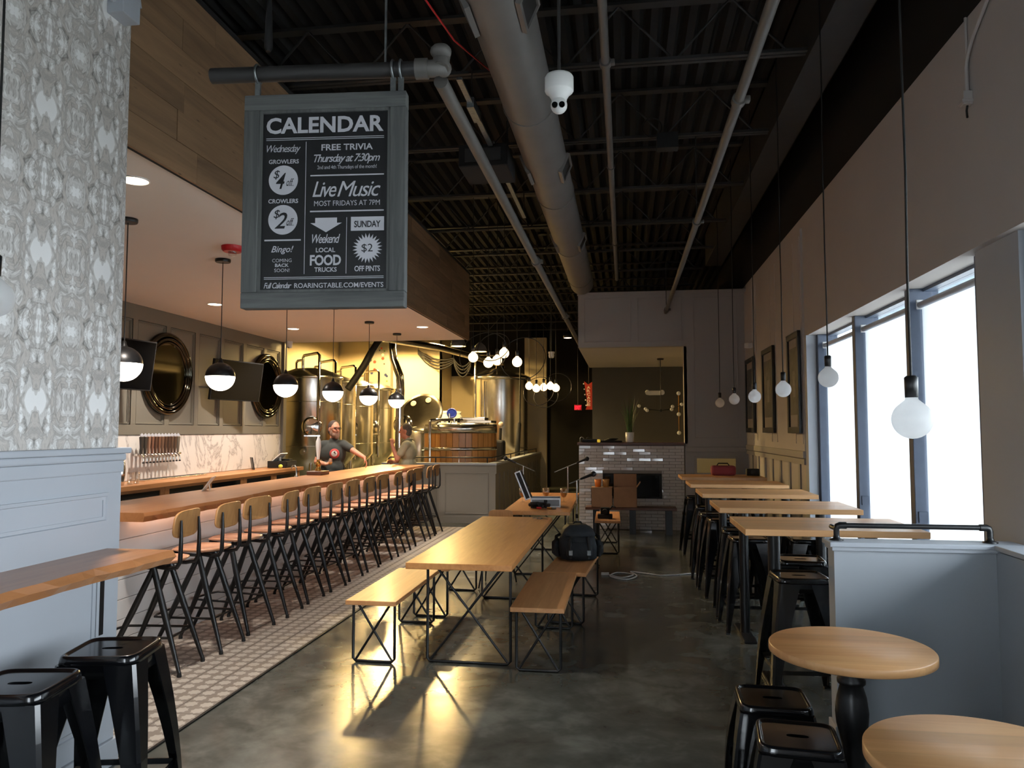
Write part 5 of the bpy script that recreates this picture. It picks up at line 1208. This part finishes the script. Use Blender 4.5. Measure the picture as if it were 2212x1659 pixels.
# things on the farthest high table
rbg = thing('red_bag', 'dull red bag on the farthest high table before the niche', 'bag', (1.30, 10.62, 1.05)); MB().box(-.16, .16, -.08, .08, 0, .13, bev=.03).build('bag_body', plain('dull_red_canvas', (150, 60, 66), .8), rbg); MB().tube([(-.08, 0, .13), (-.06, 0, .16), (.06, 0, .16), (.08, 0, .13)], .008, 6).build('strap', M_RUBBER, rbg)
bbx = thing('black_speaker_box', 'small black box on the farthest high table nearer the window', 'box', (1.68, 10.62, 1.05)); MB().box(-.08, .08, -.06, .06, 0, .09, bev=.006).build('case', M_RUBBER, bbx); MB().cyl((0, -.06, .045), (0, -.064, .045), .03, n=16).build('speaker_cone', M_BLKM, bbx)

# ================================================================== THINGS ON THE FAR DINING TABLE
cz = .76
cas = thing('flight_case', 'open aluminium-edged equipment case on the far dining table', 'case', (-.93, 9.05, cz), math.radians(4))
mb = MB(); mb.box(-.17, .17, -.13, .13, 0, .008); mb.box(-.17, .17, -.13, -.122, 0, .10); mb.box(-.17, .17, .122, .13, 0, .10); mb.box(-.17, -.162, -.13, .13, 0, .10); mb.box(.162, .17, -.13, .13, 0, .10)
bs = mb.build('case_base', plain('grey_case_panel', (120, 122, 124), .5), cas)
def alu(parent, M=None):
    for a in ((-.174, .174, -.134, -.126, .086, .104), (-.174, .174, -.134, -.126, -.0, .014), (-.174, -.160, -.134, -.122, 0, .104), (.160, .174, -.134, -.122, 0, .104), (-.174, .174, .126, .134, .086, .104), (.166, .174, -.134, .134, .086, .104), (-.174, -.166, -.134, .134, .086, .104)):
        mb = MB(); mb.M = M; mb.box(*a); mb.build('aluminium_edge', M_ALU, parent)
alu(bs)
MB().cbox((0, -.137, .07), (.04, .006, .03)).build('latch', M_RUBBER, bs)
ML = xf((-.17, 0, .104), (0, math.radians(-112), 0))
mb = MB(); mb.M = ML @ xf((.17, 0, 0)); mb.box(-.17, .17, -.13, .13, 0, .008); mb.box(-.17, .17, -.13, -.122, 0, .07); mb.box(-.17, .17, .122, .13, 0, .07); mb.box(.162, .17, -.13, .13, 0, .07); mb.box(-.17, -.162, -.13, .13, 0, .07)
lid = mb.build('case_lid', plain('dark_case_foam', (40, 40, 42), .8), cas)
for a in ((-.174, .174, -.134, -.126, .0, .012), (-.174, .174, -.134, -.126, .058, .072), (.160, .174, -.134, -.122, 0, .072), (-.174, -.160, -.134, -.122, 0, .072), (-.174, .174, .126, .134, .058, .072)):
    mb = MB(); mb.M = ML @ xf((.17, 0, 0)); mb.box(*a); mb.build('aluminium_edge', M_ALU, lid)
gear = thing('cable_heap', 'tangle of black audio cables with red plugs in front of the metal case', 'cable', (-.98, 8.78, cz))
rr = random.Random(4)
for k in range(5):
    pts = [(rr.uniform(-.13, .13), rr.uniform(-.06, .08), .014+.010*k+.008*rr.random()) for _ in range(9)]
    MB().tube(pts, .011, 6).build('cable', M_RUBBER, gear)
for x_, c_ in ((-.02, M_RED), (.10, M_BRASS), (.15, M_GALV)): MB().cyl((x_, -.07, .012), (x_+.05, -.09, .012), .011, n=10).build('plug', c_, gear)
def beer(label, x, y):
    e = thing('beer_glass', label, 'glass', (x, y, cz), 0, 'beer glasses on the far table')
    MB().lathe([(.001, 0), (.034, 0), (.034, .006), (.006, .012), (.005, .05), (.03, .07), (.044, .11), (.040, .17), (.038, .17), (.042, .11), (.028, .073), (.001, .058)], 22).build('goblet', M_CLEAR, e)
    MB().lathe([(.001, .062), (.027, .075), (.041, .11), (.040, .118), (.001, .118)], 20).build('beer', glass_b, e)
glass_b = plain('amber_beer', (214, 130, 40), .15)
beer('stemmed beer glass half full of amber beer behind the open metal case', -.76, 9.55); beer('stemmed beer glass beside the raised case lid', -.99, 9.62); beer('stemmed beer glass near the bar side of the far table', -1.27, 9.50)
ky = thing('key_ring', 'small bunch of metal keys on the far corner of the long table', 'keys', (-.86, 7.72, .76))
MB().tube([(.025*math.cos(a*PI/10), .02*math.sin(a*PI/10), .004+.002*math.sin(a)) for a in range(20)], .003, 5, closed=True).build('ring', M_GALV, ky)
for k in range(4):
    a = k*1.3; mb = MB(); mb.M = xf((.04*math.cos(a), .035*math.sin(a), .004+.003*k), (0, .1, a)); mb.box(-.012, .045, -.006, .006, 0, .003); mb.cyl((-.012, 0, 0), (-.012, 0, .004), .012, n=10); mb.build('key', M_GALV if k % 2 else M_RUBBER, ky)
def mic_stand(label, x, y, h, boom, ang):
    e = thing('microphone_stand', label, 'microphone', (x, y, 0), ang, 'microphone stands')
    MB().cyl((0, 0, .1), (0, 0, h), .009, n=10).build('pole', M_CHROME, e); MB().cyl((0, 0, h-.45), (0, 0, h-.40), .018, n=10).build('clutch', M_RUBBER, e)
    for k in range(3): a = k*2*PI/3+.3; MB().tube([(0, 0, .16), (.28*math.cos(a), .28*math.sin(a), .012)], .009, 6).build('leg', M_RUBBER, e)
    MB().cyl((-boom*.5, 0, h-boom*.2), (boom*.4, 0, h+boom*.18), .006, n=8).build('boom', M_GALV, e)
    p = Vector((boom*.4, 0, h+boom*.18)); d = Vector((.9, 0, .36)).normalized()
    m = MB().cyl(p-d*.03, p+d*.12, .013, .019, n=12).build('mic_body', M_RUBBER, e); MB().sphere(tuple(p+d*.14), .034, 14, 10).build('mic_head', M_RUBBER, m)
mic_stand('boom microphone stand with black mic beside the bench of boxes', -.585, 9.35, 1.04, .18, .05)
mic_stand('boom microphone stand farther back near the fireplace', -.86, 11.6, 1.10, .40, .05)
mic_stand('microphone stand behind the raised lid of the metal case', -1.50, 11.3, 1.12, .35, math.radians(175))
cm = thing('tripod_camera', 'black camera gear on the small oak bench by the backpack', 'camera', (-.28, 10.62, .45))
MB().box(-.06, .06, -.04, .04, .06, .15, bev=.008).build('camera_body', M_RUBBER, cm); MB().cyl((0, -.04, .10), (0, -.12, .10), .035, n=16).build('lens', M_RUBBER, cm); MB().box(-.10, .10, -.06, .06, 0, .06, bev=.01).build('battery_grip', M_RUBBER, cm)
MB().tube([(.06, 0, .12), (.10, 0, .17), (.14, -.02, .15)], .012, 6).build('strap', M_FABRIC, cm)
fc = thing('floor_cable', 'white extension cable lying loosely on the dark floor near the fireplace', 'cable', (0, 0, 0))
pts = [(-.20, 8.9, .008), (-.05, 8.75, .008), (.08, 8.95, .008), (-.1, 9.05, .008), (-.18, 8.8, .008), (.0, 8.65, .008), (.12, 8.85, .012), (.05, 9.1, .012), (.2, 9.05, .008), (.38, 8.95, .008), (.55, 9.0, .008), (.72, 9.1, .008), (.85, 9.08, .008)]
def smooth_pts(P, k=5):
    out = []; P = [Vector(p) for p in P]
    for i in range(len(P)-1):
        p0 = P[max(i-1, 0)]; p1 = P[i]; p2 = P[i+1]; p3 = P[min(i+2, len(P)-1)]
        for j in range(k):
            t_ = j/k; out.append(.5*((2*p1)+(p2-p0)*t_+(2*p0-5*p1+4*p2-p3)*t_**2+(3*p1-p0-3*p2+p3)*t_**3))
    out.append(P[-1]); return out
MB().tube(smooth_pts(pts), .008, 6).build('cord', M_WPLAST, fc); MB().cbox((-.24, 8.92, .014), (.09, .045, .028), .005).build('plug', M_WPLAST, fc)

# ================================================================== SMALL WALL THINGS
cx_ = thing('conduit_box', 'grey metal junction box with conduit at the top of the wallpapered wall', 'junction box', (-2.55, 3.43, 3.80))
MB().box(0, .09, -.06, .075, -.06, .2, bev=.004).build('box_body', M_GREY, cx_); MB().tube([(.04, -.06, .0), (.04, -.12, .03), (.04, -.22, .06), (.04, -.30, .14), (.04, -.36, .4)], .016, 8).build('conduit', M_GREY, cx_)
MB().tube([(.05, .075, .1), (.05, .11, .10), (.05, .12, .06)], .014, 8).build('conduit', M_GREY, cx_)
sn = thing('wall_sensor', 'small grey sensor with conduit on the wall above the window', 'sensor', (2.0, 4.66, 3.56))
MB().box(-.05, 0, -.028, .028, -.03, .05, bev=.004).build('box_body', M_TAUPE, sn); MB().box(-.06, 0, -.035, .035, -.02, .0, bev=.003).build('clamp', M_TAUPE, sn)
MB().tube([(-.02, 0, .05), (-.02, 0, .20), (-.02, -.03, .26), (-.02, -.10, .33), (-.02, -.55, .60)], .011, 8).build('conduit', M_TAUPE, sn); MB().tube([(-.02, 0, -.03), (-.025, .0, -.06), (-.01, .03, -.09)], .006, 6).build('cable_tail', M_RUBBER, sn)
MB().cyl((-.01, .01, .05), (-.01, .01, .50), .008, n=6).build('riser', M_TAUPE, sn)

# ================================================================== PEOPLE
def cap(mb, a, b, ra, rb, n=14):
    a, b = Vector(a), Vector(b); d = (b-a); L = d.length; d.normalize(); u = d.orthogonal().normalized(); w = d.cross(u)
    prof = [(ra*math.sin(k*PI/10), -ra*math.cos(k*PI/10)) for k in range(0, 6)] + [(rb*math.cos(k*PI/10), L+rb*math.sin(k*PI/10)) for k in range(0, 6)]
    loops = [[a+d*z+(u*math.cos(2*PI*i/n)+w*math.sin(2*PI*i/n))*max(r, 1e-4) for i in range(n)] for r, z in prof]
    mb.ring_loft(loops, caps=True)
def elp(mb, c, r): mb.sphere(c, 1.0, 18, 12, r)
def elps(mb, c, r, rot=(0, 0, 0)):
    old = mb.M; mb.M = (old or Matrix()) @ xf(c, rot, r); mb.sphere((0, 0, 0), 1.0, 18, 12); mb.M = old
def fuse(mb, nm, mat, parent, vox=.011, sm=4):
    o = mb.build(nm, mat, parent); m = o.modifiers.new('remesh', 'REMESH'); m.mode = 'VOXEL'; m.voxel_size = vox; m.use_smooth_shade = True
    s = o.modifiers.new('smooth', 'SMOOTH'); s.factor = .5; s.iterations = sm; return o
def hand(mb, wrist, d, palm_n, s=1.0, curl=.5):
    """palm, four fingers and a thumb leaving wrist along d; palm_n = palm normal"""
    d = Vector(d).normalized(); n_ = Vector(palm_n); n_ = (n_-d*n_.dot(d)).normalized(); side = d.cross(n_); w = Vector(wrist)
    for k in range(4): o = side*((k-1.5)*.019*s); cap(mb, w+o*.6, w+d*.085*s+o, .013*s, .012*s, 8)
    for k, L in enumerate((.068, .078, .073, .058)):
        o = side*((k-1.5)*.021*s); p0 = w+d*.085*s+o; p1 = p0+(d*math.cos(curl)+n_*math.sin(curl))*L*.5*s; p2 = p1+(d*math.cos(curl*2.2)+n_*math.sin(curl*2.2))*L*.5*s
        cap(mb, p0, p1, .0095*s, .009*s, 8); cap(mb, p1, p2, .009*s, .0075*s, 8)
    t0 = w+d*.025*s-side*.030*s; t1 = t0+(d*.7-side*.6+n_*.3).normalized()*.042*s; t2 = t1+(d*.9-side*.1+n_*.4).normalized()*.034*s
    cap(mb, t0, t1, .013*s, .011*s, 8); cap(mb, t1, t2, .011*s, .009*s, 8)
def head(body, parent, c, face, hair_m, beard_m=None, glasses=False):
    """head facing angle `face` (0 = +X), adds to body mesh and makes hair children"""
    Mh = xf(c, (0, 0, face)); old = body.M; body.M = Mh
    elps(body, (0, 0, .02), (.098, .077, .115)); elps(body, (.025, 0, -.05), (.070, .060, .078)); elps(body, (.060, 0, -.098), (.030, .034, .022))
    cap(body, (.090, 0, .025), (.112, 0, -.018), .010, .016, 10); elps(body, (.085, 0, .040), (.022, .055, .014)); elps(body, (.088, 0, -.055), (.018, .028, .012))
    for s in (-1, 1): elps(body, (-.005, s*.078, .0), (.024, .010, .034)); elps(body, (.072, s*.032, -.02), (.025, .022, .025))
    body.M = old
    h = MB(); h.M = Mh
    elps(h, (-.018, 0, .045), (.098, .083, .102)); elps(h, (-.045, 0, -.01), (.068, .080, .085)); fuse(h, 'hair', hair_m, parent, .009)
    for s in (-1, 1):
        e_ = MB(); e_.M = Mh; e_.sphere((.089, s*.032, .016), .0105, 12, 8); e_.build('eye', M_RUBBER, parent)
    m_ = MB(); m_.M = Mh; m_.sphere((.101, 0, -.055), 1, 10, 6, (.006, .022, .004)); m_.build('mouth', plain('lips', (150, 80, 72), .6), parent)
    if beard_m:
        b_ = MB(); b_.M = Mh; elps(b_, (.048, 0, -.085), (.060, .062, .055)); elps(b_, (.07, 0, -.115), (.035, .04, .035)); 
        for s in (-1, 1): elps(b_, (.02, s*.062, -.045), (.035, .018, .055))
        elps(b_, (.096, 0, -.036), (.014, .034, .010)); fuse(b_, 'beard', beard_m, parent, .008)
    if glasses:
        g = MB(); g.M = Mh
        for s in (-1, 1): g.tube([(.108, s*.034+.026*math.cos(a*PI/8), .016+.019*math.sin(a*PI/8)) for a in range(16)], .0028, 5, closed=True); g.cyl((.105, s*.062, .02), (.0, s*.084, .015), .0028, n=5)
        g.cyl((.110, -.010, .018), (.110, .010, .018), .0028, n=5); g.build('glasses', M_RUBBER, parent)
M_TEE = plain('dark_tee_shirt', (52, 54, 50), .85, var=.12, scale=12, bump=.1)
M_SHIRT = plain('grey_green_shirt', (150, 146, 122), .85, var=.08, scale=12, bump=.1)
M_TROU = plain('black_trousers', (28, 28, 30), .85); M_HAIR1 = plain('brown_hair', (60, 44, 36), .8, var=.3, scale=60); M_HAIR2 = plain('grey_hair', (92, 88, 82), .8, var=.35, scale=60); M_BEARD = plain('greying_beard', (126, 96, 78), .85, var=.3, scale=60)
# person behind the bar, arm stretched out
P1 = thing('person', 'bearded person with glasses in a dark printed t-shirt behind the bar, arm stretched out', 'person', (-4.42, 11.25, 0))
b = MB(); f1 = math.radians(-38)
head(b, P1, (.0, -.02, 1.665), f1, M_HAIR1, M_BEARD, True)
cap(b, (-.01, 0, 1.45), (0, -.01, 1.60), .064, .058)
cap(b, (-.02, 0.02, 1.05), (-.02, 0.01, 1.35), .09, .09)
cap(b, (.17, 0, 1.43), (.36, -.07, 1.325), .050, .042); cap(b, (.36, -.07, 1.325), (.535, -.16, 1.245), .041, .030); hand(b, (.535, -.16, 1.245), (.45, -.1, -.9), (-.8, -.3, -.3), 1.05, .35)
cap(b, (-.20, 0, 1.42), (-.27, -.03, 1.17), .050, .043); cap(b, (-.27, -.03, 1.17), (-.04, -.24, 1.145), .041, .030); hand(b, (-.04, -.24, 1.145), (.85, -.35, .15), (.2, -.5, .8), 1.05, .7)
for s in (-.11, .09): cap(b, (s, 0, .95), (s, -.01, .5), .08, .055); cap(b, (s, -.01, .5), (s, .01, .09), .052, .035); cap(b, (s, .02, .045), (s+.02, -.15, .035), .04, .034)
fuse(b, 'body', M_SKIN, P1, .0095, 3)
s_ = MB(); elps(s_, (-.015, 0, 1.30), (.205, .135, .20)); elps(s_, (-.015, -.01, 1.08), (.19, .145, .16)); cap(s_, (-.17, 0, 1.425), (.14, 0, 1.435), .078, .078); cap(s_, (-.01, 0, 1.43), (-.005, -.005, 1.50), .09, .072)
cap(s_, (.15, 0, 1.43), (.27, -.035, 1.375), .074, .062); cap(s_, (-.18, 0, 1.42), (-.235, -.015, 1.27), .074, .064); cap(s_, (-.015, 0, 1.0), (-.015, 0, .93), .165, .155)
fuse(s_, 'tee_shirt', M_TEE, P1, .012)
q = MB(); cap(q, (-.015, 0, .93), (-.015, 0, .84), .160, .155)
for s in (-.11, .09): cap(q, (s, 0, .85), (s, -.01, .5), .098, .072); cap(q, (s, -.01, .5), (s, .01, .12), .070, .055)
fuse(q, 'trousers', M_TROU, P1, .013)
for s in (-.11, .09):
    q = MB(); cap(q, (s, .03, .052), (s+.02, -.17, .045), .052, .045); fuse(q, 'shoe', M_RUBBER, P1, .012)
lg0 = xf((.055, -.135, 1.30), (math.radians(90), 0, math.radians(12)))
for r_, m_, d_ in ((.075, plain('red_print', (170, 60, 54), .8), .010), (.056, plain('pale_print', (196, 190, 184), .8), .013)):
    pm = MB(); pm.M = lg0; pm.lathe([(.001, d_), (r_*.7, d_-.002), (r_, d_-.010), (r_, d_-.018)], 28); pm.build('shirt_print', m_, P1)
pm = MB(); pm.M = lg0; pm.prism([(-.008, .03), (.02, .035), (.012, .012), (.03, .0), (.01, -.01), (.0, .012), (-.012, .01)], .012, .0145); pm.build('shirt_print', M_TEE, P1)
gl1 = thing('tasting_glass', 'small tasting glass held by the bearded person behind the bar', 'glass', (-4.335, 10.89, 1.135)); MB().lathe([(.001, 0), (.022, 0), (.03, .05), (.027, .10), (.025, .10), (.027, .05), (.02, .005), (.001, .005)], 18).build('bowl', M_CLEAR, gl1); MB().lathe([(.001, .006), (.02, .006), (.026, .045), (.001, .045)], 16).build('beer', glass_b, gl1)
# person at the end of the bar, in profile, hand raised
P2 = thing('person', 'grey-haired person in a pale short-sleeved shirt at the far end of the bar, hand raised', 'person', (-3.78, 13.02, 0))
b = MB(); head(b, P2, (-.03, 0, 1.635), math.radians(188), M_HAIR2)
cap(b, (.02, 0, 1.42), (-.02, 0, 1.57), .062, .056); cap(b, (.02, 0, 1.05), (.02, 0, 1.33), .09, .09)
cap(b, (.0, -.19, 1.38), (-.11, -.22, 1.15), .048, .042); cap(b, (-.11, -.22, 1.15), (-.21, -.20, 1.40), .041, .030); hand(b, (-.21, -.20, 1.40), (-.05, .05, 1), (-.6, .7, 0), 1.0, .9)
cap(b, (.0, .19, 1.38), (-.06, .22, 1.12), .048, .042); cap(b, (-.06, .22, 1.12), (-.26, .10, 1.10), .041, .030); hand(b, (-.26, .10, 1.10), (-.9, -.3, .1), (0, -.8, -.5), 1.0, .6)
for s in (-.10, .10): cap(b, (.02, s, .95), (.01, s, .5), .08, .055); cap(b, (.01, s, .5), (.03, s, .09), .052, .035); cap(b, (.04, s, .045), (-.13, s, .035), .04, .034)
fuse(b, 'body', M_SKIN, P2, .0095, 3)
s_ = MB(); elps(s_, (.025, 0, 1.28), (.145, .195, .20)); elps(s_, (.01, 0, 1.06), (.155, .18, .16)); cap(s_, (.03, -.15, 1.405), (.03, .15, 1.405), .076, .076); cap(s_, (.03, 0, 1.40), (.015, 0, 1.475), .088, .070)
for s in (-1, 1): cap(s_, (.02, s*.17, 1.395), (-.055, s*.205, 1.25), .074, .068)
cap(s_, (.015, 0, 1.0), (.015, 0, .90), .155, .16); fuse(s_, 'shirt', M_SHIRT, P2, .012)
col_ = MB(); col_.tube([(.01+.078*math.cos(a*PI/10), .072*math.sin(a*PI/10), 1.485+.018*math.cos(a*PI/10)) for a in range(20)], .016, 6, closed=True); col_.build('collar', M_SHIRT, P2)
q = MB(); cap(q, (.015, 0, .93), (.015, 0, .84), .155, .15)
for s in (-.10, .10): cap(q, (.02, s, .85), (.01, s, .5), .098, .072); cap(q, (.01, s, .5), (.03, s, .12), .070, .055)
fuse(q, 'trousers', M_TROU, P2, .013)
for s in (-.10, .10):
    q = MB(); cap(q, (.05, s, .052), (-.15, s, .045), .052, .045); fuse(q, 'shoe', M_RUBBER, P2, .012)
